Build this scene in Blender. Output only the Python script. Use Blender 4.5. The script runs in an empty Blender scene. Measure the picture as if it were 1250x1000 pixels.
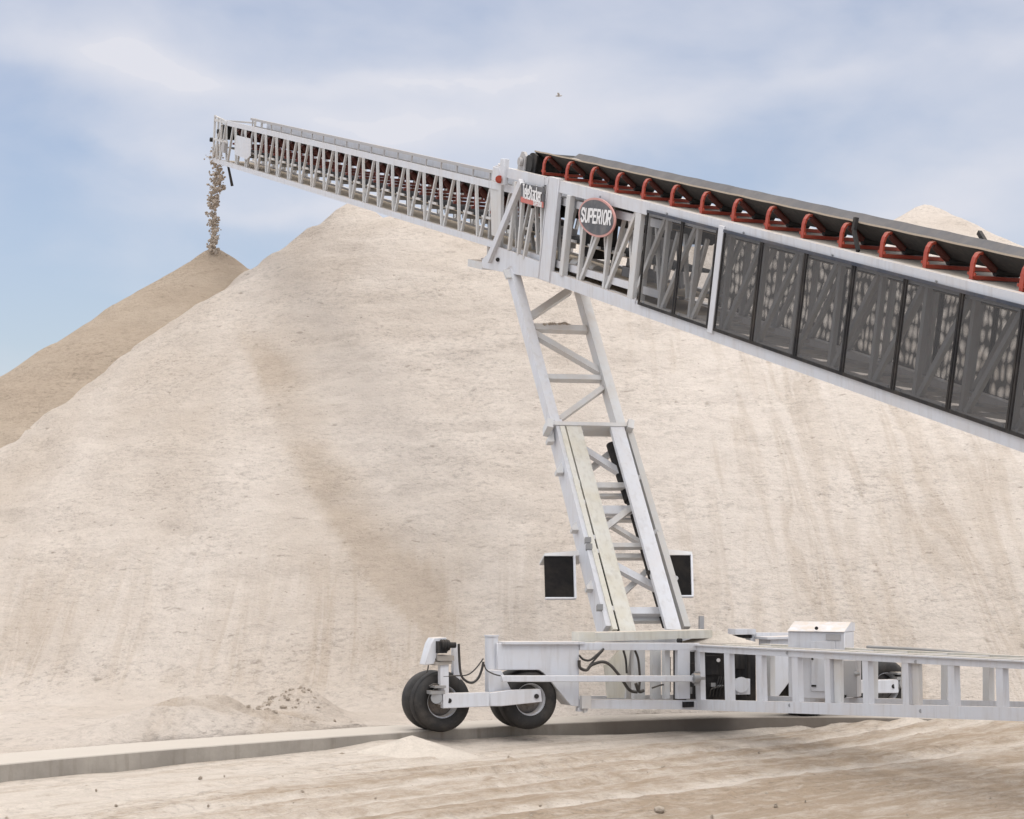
import bpy, math, random
import numpy as np
from mathutils import Vector, Matrix
random.seed(7)
SC = bpy.context.scene
COL = SC.collection
A = np.array

# ------------------------------------------------------------------ survey
# camera constants and the helpers that turn a measured direction + a real
# surface (plane / depth / height) into a world position in metres
FL = 2700.0; TILT = math.atan(180 / FL); ct, st = math.cos(TILT), math.sin(TILT); CZ = 3.25
CAM = A([0, 0, CZ])
def ray(x, y):
    u = (x - 625) / FL; v = (500 - y) / FL
    return A([u, ct - v * st, st + v * ct])
def pt(x, y, D):
    r = ray(x, y); return r / r[1] * D + CAM
def ptz(x, y, z):
    r = ray(x, y); return r * ((z - CZ) / r[2]) + CAM
def unit(v):
    v = A(v, float); return v / np.linalg.norm(v)
class Plane:
    """real plane through p spanned by e1, e2; n points away from the viewer"""
    def __init__(s, p, e1, e2):
        s.p = A(p, float); s.e1 = unit(e1); s.e2 = unit(e2); n = unit(np.cross(s.e1, s.e2))
        s.n = n if np.dot(n, s.p - CAM) > 0 else -n
    def at(s, x, y, q=0.0):
        R = ray(x, y); k = (q + np.dot(s.p - CAM, s.n)) / np.dot(R, s.n)
        return CAM + R * k
d = unit(ray(-460, -60))                      # conveyor axis, tail -> head
h = unit([d[0], d[1], 0]); w = A([h[1], -h[0], 0]); n = np.cross(w, d); Z = A([0, 0, 1.0])
O = pt(652, 213, 44.8)
def L(s, q, r): return O - d * s + w * q + n * r      # conveyor frame: s to the tail, q across, r up
TR = Plane(O, d, n)
def T(x, y, q=0): return TR.at(x, y, q)

# ------------------------------------------------------------------ mesh building
def setp(o, parent):
    if parent is not None:
        o.parent = parent
        if parent.type == 'EMPTY': o.matrix_parent_inverse = Matrix.Translation(-parent.location)
class MB:
    def __init__(s): s.v = []; s.f = []; s.m = []; s.mi = 0
    def poly(s, pts, faces):
        b = len(s.v); s.v += [tuple(map(float, p)) for p in pts]
        s.f += [tuple(b + i for i in f) for f in faces]; s.m += [s.mi] * len(faces)
    def hexa(s, c):     # 8 corners: bottom 4, top 4
        s.poly(c, [(3, 2, 1, 0), (4, 5, 6, 7), (0, 1, 5, 4), (1, 2, 6, 5), (2, 3, 7, 6), (3, 0, 4, 7)])
    def beam(s, a, b, wd, ht, side, off=0.0):
        """bar a->b; wd across (perpendicular to side), ht along side"""
        a = A(a, float); b = A(b, float); ax = unit(b - a); sd = A(side, float)
        sd = unit(sd - ax * np.dot(sd, ax)); o = np.cross(ax, sd)
        c = []
        for e in (a, b):
            e = e + sd * off
            for i, j in ((-1, -1), (1, -1), (1, 1), (-1, 1)): c.append(e + o * i * wd / 2 + sd * j * ht / 2)
        s.hexa(c)
    def channel(s, a, b, wd, ht, side, t=0.02, flip=1):
        """C section bar: web facing -side, flanges running back along side"""
        a = A(a, float); b = A(b, float); ax = unit(b - a); sd = A(side, float); sd = unit(sd - ax * np.dot(sd, ax)); o = np.cross(ax, sd)
        s.beam(a - sd * (ht / 2 - t / 2), b - sd * (ht / 2 - t / 2), wd, t, side)
        for k in (-1, 1):
            off = o * k * (wd / 2 - t / 2)
            s.beam(a + off + sd * t / 2, b + off + sd * t / 2, t, ht - t - 0.002, side)
    def box(s, c, e1, e2, e3, l1, l2, l3):
        c = A(c, float); e1, e2, e3 = unit(e1) * l1 / 2, unit(e2) * l2 / 2, unit(e3) * l3 / 2; q = []
        for k in (-1, 1):
            for i, j in ((-1, -1), (1, -1), (1, 1), (-1, 1)): q.append(c + e1 * i + e2 * j + e3 * k)
        s.hexa(q)
    def prism(s, pts, vec):
        pts = [A(p, float) for p in pts]; N = len(pts); vec = A(vec, float)
        s.poly(pts + [p + vec for p in pts], [tuple(range(N - 1, -1, -1)), tuple(range(N, 2 * N))] +
               [(i, (i + 1) % N, N + (i + 1) % N, N + i) for i in range(N)])
    def cyl(s, a, b, r1, r2=None, seg=16, cap=True):
        r2 = r1 if r2 is None else r2; a = A(a, float); b = A(b, float); ax = unit(b - a)
        u = unit(np.cross(ax, [0, 0, 1] if abs(ax[2]) < .9 else [1, 0, 0])); v = np.cross(ax, u); P = []
        for c, r in ((a, r1), (b, r2)):
            for i in range(seg):
                t = 2 * math.pi * i / seg; P.append(c + u * math.cos(t) * r + v * math.sin(t) * r)
        F = [(i, (i + 1) % seg, seg + (i + 1) % seg, seg + i) for i in range(seg)]
        if cap: F += [tuple(range(seg - 1, -1, -1)), tuple(range(seg, 2 * seg))]
        s.poly(P, F)
    def lathe(s, c, ax, prof, seg=40):
        """prof: list of (radius, along axis)"""
        c = A(c, float); ax = unit(ax); u = unit(np.cross(ax, [0, 0, 1])); v = np.cross(ax, u); P = []; F = []
        for r, z in prof:
            for i in range(seg):
                t = 2 * math.pi * i / seg; P.append(c + ax * z + (u * math.cos(t) + v * math.sin(t)) * r)
        for k in range(len(prof) - 1):
            for i in range(seg): F.append((k * seg + i, k * seg + (i + 1) % seg, (k + 1) * seg + (i + 1) % seg, (k + 1) * seg + i))
        s.poly(P, F)
    def tube(s, pts, r, seg=8, smooth=True):
        P = [A(p, float) for p in pts]
        if smooth and len(P) > 2:
            Q = []
            for i in range(len(P) - 1):
                p0, p1, p2, p3 = P[max(i - 1, 0)], P[i], P[i + 1], P[min(i + 2, len(P) - 1)]
                for k in range(6):
                    t = k / 6; Q.append(.5 * (2 * p1 + (p2 - p0) * t + (2 * p0 - 5 * p1 + 4 * p2 - p3) * t * t + (3 * p1 - p0 - 3 * p2 + p3) * t ** 3))
            P = Q + [P[-1]]
        V = []; F = []; ref = A([0.3, 0.2, 0.93])
        for i, p in enumerate(P):
            ax = unit(P[min(i + 1, len(P) - 1)] - P[max(i - 1, 0)]); u = unit(np.cross(ax, ref)); v = np.cross(ax, u)
            V += [p + (u * math.cos(2 * math.pi * k / seg) + v * math.sin(2 * math.pi * k / seg)) * r for k in range(seg)]
        for i in range(len(P) - 1):
            for k in range(seg): F.append((i * seg + k, i * seg + (k + 1) % seg, (i + 1) * seg + (k + 1) % seg, (i + 1) * seg + k))
        F += [tuple(range(seg - 1, -1, -1)), tuple(range((len(P) - 1) * seg, len(P) * seg))]
        s.poly(V, F)
    def build(s, name, mats, parent=None, bevel=0.0, **props):
        me = bpy.data.meshes.new(name); me.from_pydata(s.v, [], s.f)
        if not isinstance(mats, (list, tuple)): mats = [mats]
        for m in mats: me.materials.append(m)
        me.polygons.foreach_set('material_index', s.m)
        me.shade_smooth(); me.set_sharp_from_angle(angle=math.radians(32)); me.update()
        o = bpy.data.objects.new(name, me); COL.objects.link(o); setp(o, parent)
        if bevel:
            b = o.modifiers.new('edge', 'BEVEL'); b.width = bevel; b.segments = 1; b.limit_method = 'ANGLE'; b.angle_limit = math.radians(50)
        for k, v in props.items(): o[k] = v
        return o
def empty(name, loc, **props):
    o = bpy.data.objects.new(name, None); COL.objects.link(o); o.location = Vector(loc); o.empty_display_size = .3
    for k, v in props.items(): o[k] = v
    return o
def copytree(o, parent, off):
    c = o.copy(); COL.objects.link(c); setp(c, parent); c.location = Vector(o.location) + Vector(off)
    for ch in list(o.children):
        g = ch.copy(); COL.objects.link(g); g.parent = c
    return c

# ------------------------------------------------------------------ materials
def mat(name):
    m = bpy.data.materials.new(name); m.use_nodes = True; nt = m.node_tree; return m, nt, nt.nodes['Principled BSDF']
def node(nt, typ, **kw):
    nd = nt.nodes.new(typ)
    for k, v in kw.items():
        if hasattr(nd, k): setattr(nd, k, v)
        else: nd.inputs[k].default_value = v
    return nd
def coord(nt, scale=(1, 1, 1), rot=(0, 0, 0)):
    tc = node(nt, 'ShaderNodeTexCoord'); mp = node(nt, 'ShaderNodeMapping'); nt.links.new(tc.outputs['Object'], mp.inputs['Vector'])
    mp.inputs['Scale'].default_value = scale; mp.inputs['Rotation'].default_value = rot; return mp.outputs[0]
def noise(nt, vec, scale, detail=4, rough=.55, dist=0):
    nd = node(nt, 'ShaderNodeTexNoise'); nd.inputs['Scale'].default_value = scale; nd.inputs['Detail'].default_value = detail
    nd.inputs['Roughness'].default_value = rough; nd.inputs['Distortion'].default_value = dist; nt.links.new(vec, nd.inputs['Vector']); return nd.outputs['Fac']
def ramp(nt, fac, stops):
    r = node(nt, 'ShaderNodeValToRGB'); e = r.color_ramp.elements
    while len(e) < len(stops): e.new(.5)
    for k, (p, c) in enumerate(stops):
        e[k].position = p; e[k].color = (c, c, c, 1) if isinstance(c, (int, float)) else (*c, 1)
    nt.links.new(fac, r.inputs[0]); return r.outputs[0]
def mix(nt, fac, a, b, mode='MIX'):
    m = node(nt, 'ShaderNodeMix', data_type='RGBA', blend_type=mode)
    for i, v in ((0, fac), (6, a), (7, b)):
        if isinstance(v, bpy.types.NodeSocket): nt.links.new(v, m.inputs[i])
        elif isinstance(v, (int, float)): m.inputs[i].default_value = v if i == 0 else (v, v, v, 1)
        else: m.inputs[i].default_value = (*v, 1)
    return m.outputs[2]
def math_(nt, op, a, b=None, clamp=False):
    m = node(nt, 'ShaderNodeMath', operation=op); m.use_clamp = clamp
    for i, v in ((0, a), (1, b)):
        if v is None: continue
        if isinstance(v, bpy.types.NodeSocket): nt.links.new(v, m.inputs[i])
        else: m.inputs[i].default_value = v
    return m.outputs[0]
def bump(nt, bs, hgt, strength, dist, prev=None):
    b = node(nt, 'ShaderNodeBump'); b.inputs['Strength'].default_value = strength; b.inputs['Distance'].default_value = dist
    nt.links.new(hgt, b.inputs['Height'])
    if prev: nt.links.new(prev, b.inputs['Normal'])
    nt.links.new(b.outputs[0], bs.inputs['Normal']); return b.outputs[0]

def paint(name, col, rough=.45, dirt=.35, dustcol=(.50, .40, .30), metal=0, streak=.12, topdust=.8):
    """painted / bare metal with quarry dust lying on upward faces, grime patches and rain streaks"""
    m, nt, bs = mat(name); v = coord(nt)
    patch = ramp(nt, noise(nt, v, 1.7, 6, .65), [(.42, 0), (.72, 1)])
    c = mix(nt, math_(nt, 'MULTIPLY', patch, dirt), col, dustcol)
    sv = coord(nt, (5, 5, .5)); sn = ramp(nt, noise(nt, sv, 2.2, 4, .6), [(.5, 0), (.75, 1)])
    c = mix(nt, math_(nt, 'MULTIPLY', sn, streak), c, (.22, .18, .14))
    geo = node(nt, 'ShaderNodeNewGeometry'); sep = node(nt, 'ShaderNodeSeparateXYZ'); nt.links.new(geo.outputs['Normal'], sep.inputs[0])
    up = ramp(nt, sep.outputs[2], [(.55, 0), (.9, 1)]); fine = ramp(nt, noise(nt, v, 6, 5, .7), [(.35, .2), (.6, 1)])
    c = mix(nt, math_(nt, 'MULTIPLY', math_(nt, 'MULTIPLY', up, fine), topdust), c, (.56, .46, .36))
    nt.links.new(c, bs.inputs['Base Color']); bs.inputs['Metallic'].default_value = metal
    nt.links.new(ramp(nt, noise(nt, v, 3, 4), [(.3, rough - .08), (.8, rough + .25)]), bs.inputs['Roughness'])
    bump(nt, bs, noise(nt, v, 14, 4), .15, .01)
    return m
WHITE = paint('white_paint', (.575, .595, .64), .42, .22, streak=.22)
WHITE2 = paint('white_paint_stained', (.60, .59, .54), .5, .45, (.50, .43, .27), streak=.3)
WHITE3 = paint('white_paint_brace', (.54, .55, .56), .5, .38)
GREY = paint('grey_paint', (.36, .36, .37), .5, .2)
DECK = paint('dusty_deck', (.30, .275, .25), .7, .8, (.32, .27, .215), streak=.2, topdust=.25)
FLOOR = paint('dusty_floor', (.50, .41, .30), .85, .7, (.44, .35, .25), topdust=.35)
GREYD = paint('dark_grey_paint', (.10, .10, .105), .6, .35, topdust=.2)
GREYL = paint('shaded_side_grey', (.40, .40, .395), .5, .3)  # shadow side of the white column flange, shade put into this grey
MAROON = paint('roller_maroon', (.075, .014, .010), .6, .2, (.15, .07, .05), topdust=.2)
RED2 = paint('red_paint_dull', (.13, .022, .014), .6, .18, (.3, .18, .13), topdust=.2)
RED = paint('red_paint', (.34, .045, .022), .5, .18, (.4, .22, .16), topdust=.35)
NAVY = paint('rail_dark', (.022, .03, .05), .5, .12, topdust=.15)
BLACKM = paint('black_metal', (.010, .010, .012), .85, .06, topdust=.12)
BELT = paint('belt_rubber_inner', (.085, .085, .092), .85, .14, (.30, .27, .25), topdust=.12)
BELTU = paint('belt_rubber_under', (.018, .018, .018), .75, .10, (.12, .09, .07), topdust=.0)
BELTE = paint('belt_edge_dusty', (.42, .36, .29), .85, .3)
STEEL = paint('galvanised', (.33, .34, .35), .38, .2, metal=.6)
CABLE = paint('hose_rubber', (.012, .012, .013), .5, .1, topdust=.2)
PUTTY = paint('hose_steel_clip', (.5, .5, .5), .3, .1, metal=.8)

def rubber():
    m, nt, bs = mat('tyre_rubber'); v = coord(nt)
    c = mix(nt, ramp(nt, noise(nt, v, 3.5, 6, .7), [(.42, .02), (.8, .22)]), (.010, .010, .011), (.25, .21, .17))
    nt.links.new(c, bs.inputs['Base Color']); bs.inputs['Roughness'].default_value = .72; bump(nt, bs, noise(nt, v, 40, 3), .2, .01); return m
TYRE = rubber()
CURTAIN = paint('guard_rubber', (.010, .010, .011), .95, .02, topdust=.1, streak=.02); CURTAIN.node_tree.nodes['Principled BSDF'].inputs['Specular IOR Level'].default_value = .05
def flat(name, col, rough=.5, emis=None):
    m, nt, bs = mat(name); v = coord(nt)
    nt.links.new(mix(nt, ramp(nt, noise(nt, v, 4, 5), [(.4, 0), (.8, .25)]), col, (.45, .40, .36)), bs.inputs['Base Color'])
    bs.inputs['Roughness'].default_value = rough; return m
SIGNDK = flat('sign_charcoal', (.06, .062, .07)); SIGNWH = flat('sign_white', (.75, .75, .76)); SIGNRD = flat('sign_red', (.50, .13, .10))
SIGNRING = flat('sign_ring', (.55, .27, .24))

def screen(name, holes, dens=.6):
    """dark woven guard mesh: partly see-through; the overlapping weave beats into soft spots where holes is on"""
    m, nt, bs = mat(name); out = nt.nodes['Material Output']
    bs.inputs['Base Color'].default_value = (.058, .058, .060, 1); bs.inputs['Roughness'].default_value = .7
    tr = node(nt, 'ShaderNodeBsdfTransparent'); ms = node(nt, 'ShaderNodeMixShader')
    if holes:
        at = node(nt, 'ShaderNodeUVMap'); mp = node(nt, 'ShaderNodeMapping'); nt.links.new(at.outputs[0], mp.inputs[0]); mp.inputs['Scale'].default_value = (6.4, 4.5, 1)
        nz = node(nt, 'ShaderNodeTexNoise'); nz.inputs['Scale'].default_value = .35; nt.links.new(mp.outputs[0], nz.inputs['Vector'])
        vm = node(nt, 'ShaderNodeVectorMath', operation='MULTIPLY_ADD'); nt.links.new(nz.outputs['Color'], vm.inputs[0]); vm.inputs[1].default_value = (2.2, 1.2, 0); nt.links.new(mp.outputs[0], vm.inputs[2])
        vo = node(nt, 'ShaderNodeTexVoronoi', feature='F1'); vo.inputs['Scale'].default_value = 1; vo.inputs['Randomness'].default_value = .30; nt.links.new(vm.outputs[0], vo.inputs['Vector'])
        fac = ramp(nt, vo.outputs['Distance'], [(.03, 1.0), (.30, .60), (.54, .05)])
        nt.links.new(math_(nt, 'SUBTRACT', 1.0, fac), ms.inputs[0])
        nt.links.new(tr.outputs[0], ms.inputs[1]); nt.links.new(bs.outputs[0], ms.inputs[2])
    else:
        ms.inputs[0].default_value = dens
        nt.links.new(tr.outputs[0], ms.inputs[1]); nt.links.new(bs.outputs[0], ms.inputs[2])
    nt.links.new(ms.outputs[0], out.inputs[0]); return m
MESH1 = screen('screen_mesh', False, .66); MESH0 = screen('screen_mesh_clean', False, .42); MESH2 = screen('screen_mesh_doubled', True)

def sand(name, pale, dark, fine=1.0, striae=True, ground=False, speck=1.0):
    """dry crushed sand; vertex attributes: tint (0 pale .. 1 fresh tan), runs (amount of down-slope runnels), trk (along / across the haul lane)"""
    m, nt, bs = mat(name); v = coord(nt)
    def attr(nm): return node(nt, 'ShaderNodeAttribute', attribute_name=nm)
    t = attr('tint').outputs['Fac']
    big = ramp(nt, noise(nt, v, .22, 5, .6), [(.35, 0), (.7, 1)])
    t2 = math_(nt, 'ADD', t, math_(nt, 'MULTIPLY', math_(nt, 'SUBTRACT', big, .5), .22), True)
    if ground:
        tv = attr('trk').outputs['Vector']
        def tmap(sc):
            mp = node(nt, 'ShaderNodeMapping'); nt.links.new(tv, mp.inputs[0]); mp.inputs['Scale'].default_value = sc; return mp.outputs[0]
        st1 = noise(nt, tmap((.10, 1.5, 1)), 1.0, 6, .62, .35); st2 = noise(nt, tmap((.45, 6.5, 1)), 1.0, 6, .7, .5)
        t2 = math_(nt, 'ADD', t2, math_(nt, 'ADD', math_(nt, 'MULTIPLY', math_(nt, 'SUBTRACT', st1, .50), 1.5), math_(nt, 'ADD', math_(nt, 'MULTIPLY', math_(nt, 'SUBTRACT', st2, .5), .9), math_(nt, 'MULTIPLY', math_(nt, 'SUBTRACT', noise(nt, tmap((.8, 2.0, 1)), 1.6, 8, .78, .4), .5), 2.6))), True)
    else:
        rn = noise(nt, coord(nt, (1.5, .10, .16)), 1.0, 6, .6, .9)
        t2 = math_(nt, 'ADD', t2, math_(nt, 'MULTIPLY', ramp(nt, rn, [(.46, 0), (.60, .55), (.64, .1), (.75, .4)]), attr('runs').outputs['Fac']), True)
    c = mix(nt, t2, pale, dark)
    sv = coord(nt, (1, .7, 2.4) if not ground else (1, 1, 1))
    s1 = ramp(nt, noise(nt, sv, 2.3, 6, .7), [(.36, .88), (.62, 1.04)]); c = mix(nt, .5, c, s1, 'MULTIPLY')
    patch = ramp(nt, noise(nt, coord(nt, (.6, .5, 1.1)), .55, 4, .6), [(.40, .15), (.62, 1)])
    s2 = ramp(nt, noise(nt, sv, 5.5, 5, .75), [(.38, .68), (.49, 1.0), (.66, 1.06)]); c = mix(nt, math_(nt, 'MULTIPLY', patch, .75 * fine), c, s2, 'MULTIPLY')
    pits = []
    for sc_, th, lo in ((1.3, .17, .49), (3.1, .20, .46)):
        vo = node(nt, 'ShaderNodeTexVoronoi', feature='F1'); vo.inputs['Scale'].default_value = sc_ * (1 if not ground else 3.4)
        wv = node(nt, 'ShaderNodeVectorMath', operation='MULTIPLY_ADD'); nz_ = node(nt, 'ShaderNodeTexNoise'); nz_.inputs['Scale'].default_value = 4.0; nt.links.new(v, nz_.inputs['Vector'])
        nt.links.new(nz_.outputs['Color'], wv.inputs[0]); wv.inputs[1].default_value = (.5, .5, .5); nt.links.new(coord(nt, (.8, .5, 2.6) if not ground else (1, 1, 1)), wv.inputs[2])
        nt.links.new(wv.outputs[0], vo.inputs['Vector'])
        pits.append(math_(nt, 'MULTIPLY', ramp(nt, vo.outputs['Distance'], [(th * .35, 1), (th, 0)]), ramp(nt, noise(nt, coord(nt, (.5, .5, 1.4)), .8 if sc_ < 3 else 1.7, 5, .65), [(lo, 0), (lo + .10, 1)])))
    pt_ = math_(nt, 'MAXIMUM', pits[0], pits[1])
    c = mix(nt, math_(nt, 'MULTIPLY', pt_, .6 * speck), c, tuple(x * .5 for x in dark))  # pits darkened in the base colour too, their shade painted in
    g = ramp(nt, noise(nt, v, 26, 3, .7), [(.3, .90), (.7, 1.06)]); c = mix(nt, .8, c, g, 'MULTIPLY')
    nt.links.new(c, bs.inputs['Base Color']); bs.inputs['Roughness'].default_value = .95; bs.inputs['Specular IOR Level'].default_value = .12
    p = bump(nt, bs, noise(nt, sv, 1.1, 8, .68), .7 * fine, .35 if not ground else .10)
    p = bump(nt, bs, noise(nt, v, 7, 6, .75), .8 * fine, .08 if not ground else .03, p)
    p = bump(nt, bs, pt_, -.7 * speck, .08, p)
    if ground:
        p = bump(nt, bs, st2, .8, .05, p); p = bump(nt, bs, noise(nt, v, 9, 7, .75), .8, .05, p)
    return m
SAND_PALE = sand('sand_pale', (.62, .555, .498), (.46, .385, .315))
SAND_TAN = sand('sand_fresh', (.435, .36, .285), (.37, .295, .225), striae=True)
SAND_GROUND = sand('sand_ground', (.56, .495, .43), (.34, .265, .195), ground=True)
SAND_FALL = sand('sand_falling', (.54, .47, .40), (.50, .42, .34), speck=0)
CLOD = sand('sand_clod', (.46, .39, .32), (.36, .27, .19), speck=0)
SAND_HEAP = sand('sand_heap', (.55, .49, .425), (.44, .37, .30), fine=.6, speck=.4)

def concrete():
    m, nt, bs = mat('concrete'); v = coord(nt)
    c = mix(nt, ramp(nt, noise(nt, v, 1.2, 6, .65), [(.35, 0), (.7, 1)]), (.25, .228, .20), (.36, .33, .29))
    da = node(nt, 'ShaderNodeAttribute', attribute_name='shade_damp'); c = mix(nt, math_(nt, 'MULTIPLY', da.outputs['Fac'], .7), c, (.11, .09, .075))
    sv = coord(nt, (3, 3, .25)); c = mix(nt, ramp(nt, noise(nt, sv, 2.2, 5), [(.52, 0), (.75, .5)]), c, (.15, .125, .10))
    geo = node(nt, 'ShaderNodeNewGeometry'); sep = node(nt, 'ShaderNodeSeparateXYZ'); nt.links.new(geo.outputs['Normal'], sep.inputs[0])
    up = ramp(nt, sep.outputs[2], [(.7, 0), (.95, 1)]); c = mix(nt, math_(nt, 'MULTIPLY', up, .85), c, (.46, .41, .355))
    nt.links.new(c, bs.inputs['Base Color']); bs.inputs['Roughness'].default_value = .9
    bump(nt, bs, noise(nt, v, 6, 6, .7), .35, .03); return m
CONC = concrete()

# ------------------------------------------------------------------ noise for terrain
def vnoise(x, y, seed):
    rs = np.random.RandomState(seed); G = rs.rand(256, 256)
    xi = np.floor(x).astype(int); yi = np.floor(y).astype(int); fx = x - xi; fy = y - yi
    fx = fx * fx * (3 - 2 * fx); fy = fy * fy * (3 - 2 * fy); g = lambda a, b: G[a & 255, b & 255]
    return (g(xi, yi) * (1 - fx) + g(xi + 1, yi) * fx) * (1 - fy) + (g(xi, yi + 1) * (1 - fx) + g(xi + 1, yi + 1) * fx) * fy - .5
def fbm(x, y, sc, octv, seed, gain=.5):
    o = 0; a = 1.0
    for k in range(octv): o = o + a * vnoise(x * sc + 37.1 * k, y * sc + 11.7 * k, seed + k); sc *= 2.03; a *= gain
    return o
def smax(a, b, k):
    hh = np.clip(.5 + .5 * (a - b) / k, 0, 1); return b * (1 - hh) + a * hh + k * hh * (1 - hh)
def sstep(a, b, x):
    t = np.clip((x - a) / (b - a), 0, 1); return t * t * (3 - 2 * t)
def grid(name, xs, ys, H, tint, material, parent=None, keep=None, extra=None, vec=None, **props):
    X, Y = np.meshgrid(xs, ys); nx, ny = len(xs), len(ys)
    co = np.stack([X, Y, H], -1).reshape(-1, 3)
    i = np.arange(ny - 1)[:, None] * nx + np.arange(nx - 1)[None, :]
    F = np.stack([i, i + 1, i + nx + 1, i + nx], -1)
    if keep is not None:
        kk = keep[:-1, :-1] | keep[1:, :-1] | keep[:-1, 1:] | keep[1:, 1:]; F = F[kk]
    F = F.reshape(-1, 4)
    used = np.zeros(nx * ny, bool); used[F.ravel()] = True; idx = np.cumsum(used) - 1
    co = co[used]; F = idx[F]; tv = tint.reshape(-1)[used]
    me = bpy.data.meshes.new(name); me.vertices.add(len(co)); me.vertices.foreach_set('co', co.ravel().astype(np.float32))
    me.loops.add(F.size); me.loops.foreach_set('vertex_index', F.ravel().astype(np.int32))
    me.polygons.add(len(F)); me.polygons.foreach_set('loop_start', np.arange(0, F.size, 4, dtype=np.int32)); me.polygons.foreach_set('loop_total', np.full(len(F), 4, np.int32))
    a = me.attributes.new('tint', 'FLOAT', 'POINT'); a.data.foreach_set('value', tv.astype(np.float32))
    for nm, arr in (extra or {}).items():
        a = me.attributes.new(nm, 'FLOAT', 'POINT'); a.data.foreach_set('value', arr.reshape(-1)[used].astype(np.float32))
    if vec is not None:
        a = me.attributes.new('trk', 'FLOAT_VECTOR', 'POINT'); a.data.foreach_set('vector', np.stack([vec[0].reshape(-1)[used], vec[1].reshape(-1)[used], np.zeros(used.sum())], -1).ravel().astype(np.float32))
    me.materials.append(material); me.update(calc_edges=True); me.validate(); me.shade_smooth()
    o = bpy.data.objects.new(name, me); COL.objects.link(o); setp(o, parent)
    for k, v in props.items(): o[k] = v
    return o

# ------------------------------------------------------------------ the ring track (concrete)
RT = .28
ringpx = [(-420, 985), (-200, 955), (0, 934), (100, 924), (200, 914.5), (300, 906.5), (400, 900), (480, 895), (580, 889.5), (660, 885), (708, 881.8), (756, 879.2), (860, 876), (950, 875), (1100, 876.5), (1250, 882), (1400, 890), (1600, 905)]
rp = A([ptz(x, y, RT)[:2] for x, y in ringpx])
# fit a smooth curve through the surveyed edge points
tt = np.r_[0, np.cumsum(np.hypot(*np.diff(rp, axis=0).T))]
cx = np.polynomial.Polynomial.fit(tt, rp[:, 0], 6); cy = np.polynomial.Polynomial.fit(tt, rp[:, 1], 6)
ts = np.concatenate([np.linspace(a_, b_ - .006, 12) for a_, b_ in zip(np.linspace(0, tt[-1], 13)[:-1], np.linspace(0, tt[-1], 13)[1:])]); ring = np.c_[cx(ts), cy(ts)]; t0_ = (ring[3] - ring[0]) / (ts[3] - ts[0]); ext_ = np.arange(-14, 0, .5)
ring = np.r_[ring[0] + t0_ * ext_[:, None] + np.c_[ext_ ** 2 * .006, -ext_ ** 2 * .006], ring]; ts = np.r_[ext_, ts]
tan = np.gradient(ring, ts, axis=0); tan /= np.linalg.norm(tan, axis=1)[:, None]; nor = np.c_[-tan[:, 1], tan[:, 0]]
def ring_signed(X, Y):
    """signed distance to the near edge of the ring, + beyond it (towards the piles); also arc param"""
    P = np.stack([X.ravel(), Y.ravel()], -1); best = np.full(len(P), 1e9); sg = np.zeros(len(P)); ar = np.zeros(len(P))
    for k in range(0, len(ring), 2):
        dv = P - ring[k]; dd = (dv ** 2).sum(1); m = dd < best
        best[m] = dd[m]; sg[m] = (dv[m] @ nor[k]); ar[m] = ts[k] + dv[m] @ tan[k]
    return sg.reshape(X.shape), ar.reshape(X.shape)

mb = MB(); RW = 1.35
sec = [(0, -.5), (0, RT - .015), (.02, RT), (RW - .02, RT), (RW, RT - .015), (RW, -.5)]
V = []
for k in range(len(ring)):
    for a_, z_ in sec: V.append((*(ring[k] + nor[k] * a_), z_))
m_ = len(sec)
mb.poly(V, [(k * m_ + j, (k + 1) * m_ + j, (k + 1) * m_ + j + 1, k * m_ + j + 1) for k in range(len(ring) - 1) for j in range(m_ - 1)])
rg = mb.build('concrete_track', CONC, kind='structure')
at_ = rg.data.attributes.new('shade_damp', 'FLOAT', 'POINT'); vx = A([v_[0] for v_ in mb.v]); at_.data.foreach_set('value', (sstep(.8, 1.9, vx) * sstep(9, 5.5, vx)).astype(np.float32))  # darker stretch under the frame: its shade and a damp stain, both painted in

# ------------------------------------------------------------------ ground
mb = MB(); mb.poly([(-3000, -400, -.52), (3000, -400, -.52), (3000, 4000, -.52), (-3000, 4000, -.52)], [(0, 1, 2, 3)])
g = mb.build('ground', SAND_GROUND, kind='structure')
a = g.data.attributes.new('tint', 'FLOAT', 'POINT'); a.data.foreach_set('value', [.3] * 4)

xs = np.arange(-20, 20, .09); ys = np.arange(14, 44.5, .09); X, Y = np.meshgrid(xs, ys)
sg, ar = ring_signed(X, Y)
xr = 625 + FL * X / Y                          # bearing along the track, used to lay the drifts against the kerb
drift = np.interp(xr, [-300, 0, 250, 400, 460, 500, 560, 650, 760, 900, 1000, 1080, 1180, 1700], [.0, .015, .04, .06, .16, .16, .09, .10, .03, .06, .13, .24, .34, .36])
Hg = drift * np.exp(-np.maximum(-sg, 0) / (1.0 + 1.6 * sstep(900, 1150, xr)))
lane = -sg                                     # distance in from the track: vehicles run round parallel to it
wob = fbm(X, Y, .12, 2, 5) * 1.6
rad_ = np.hypot(X - 35.6, Y - 1.4); along = np.arctan2(Y - 1.4, X - 35.6) * 48    # the haul tracks swing round on their own wide circle
ln = 53 - rad_ + wob * .5
rut = np.zeros_like(X); squeeze = np.zeros_like(X)
skew = 0
for c0, wd, dp in ((1.5, .16, .03), (2.1, .2, .035), (2.9, .16, .05), (3.25, .16, .045), (4.3, .2, .06), (4.9, .2, .05), (6.0, .22, .05), (6.9, .22, .05), (8.2, .3, .06)):
    msk = sstep(-.3, .1, fbm(X, Y, .10, 2, int(c0 * 10)))
    u = (ln - c0 + skew) / wd; rut += msk * dp * (-np.exp(-u * u) + .6 * np.exp(-(np.abs(u) - 1.8) ** 2 * 2.5)); squeeze = np.maximum(squeeze, msk * np.exp(-(u / 1.3) ** 2))
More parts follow.
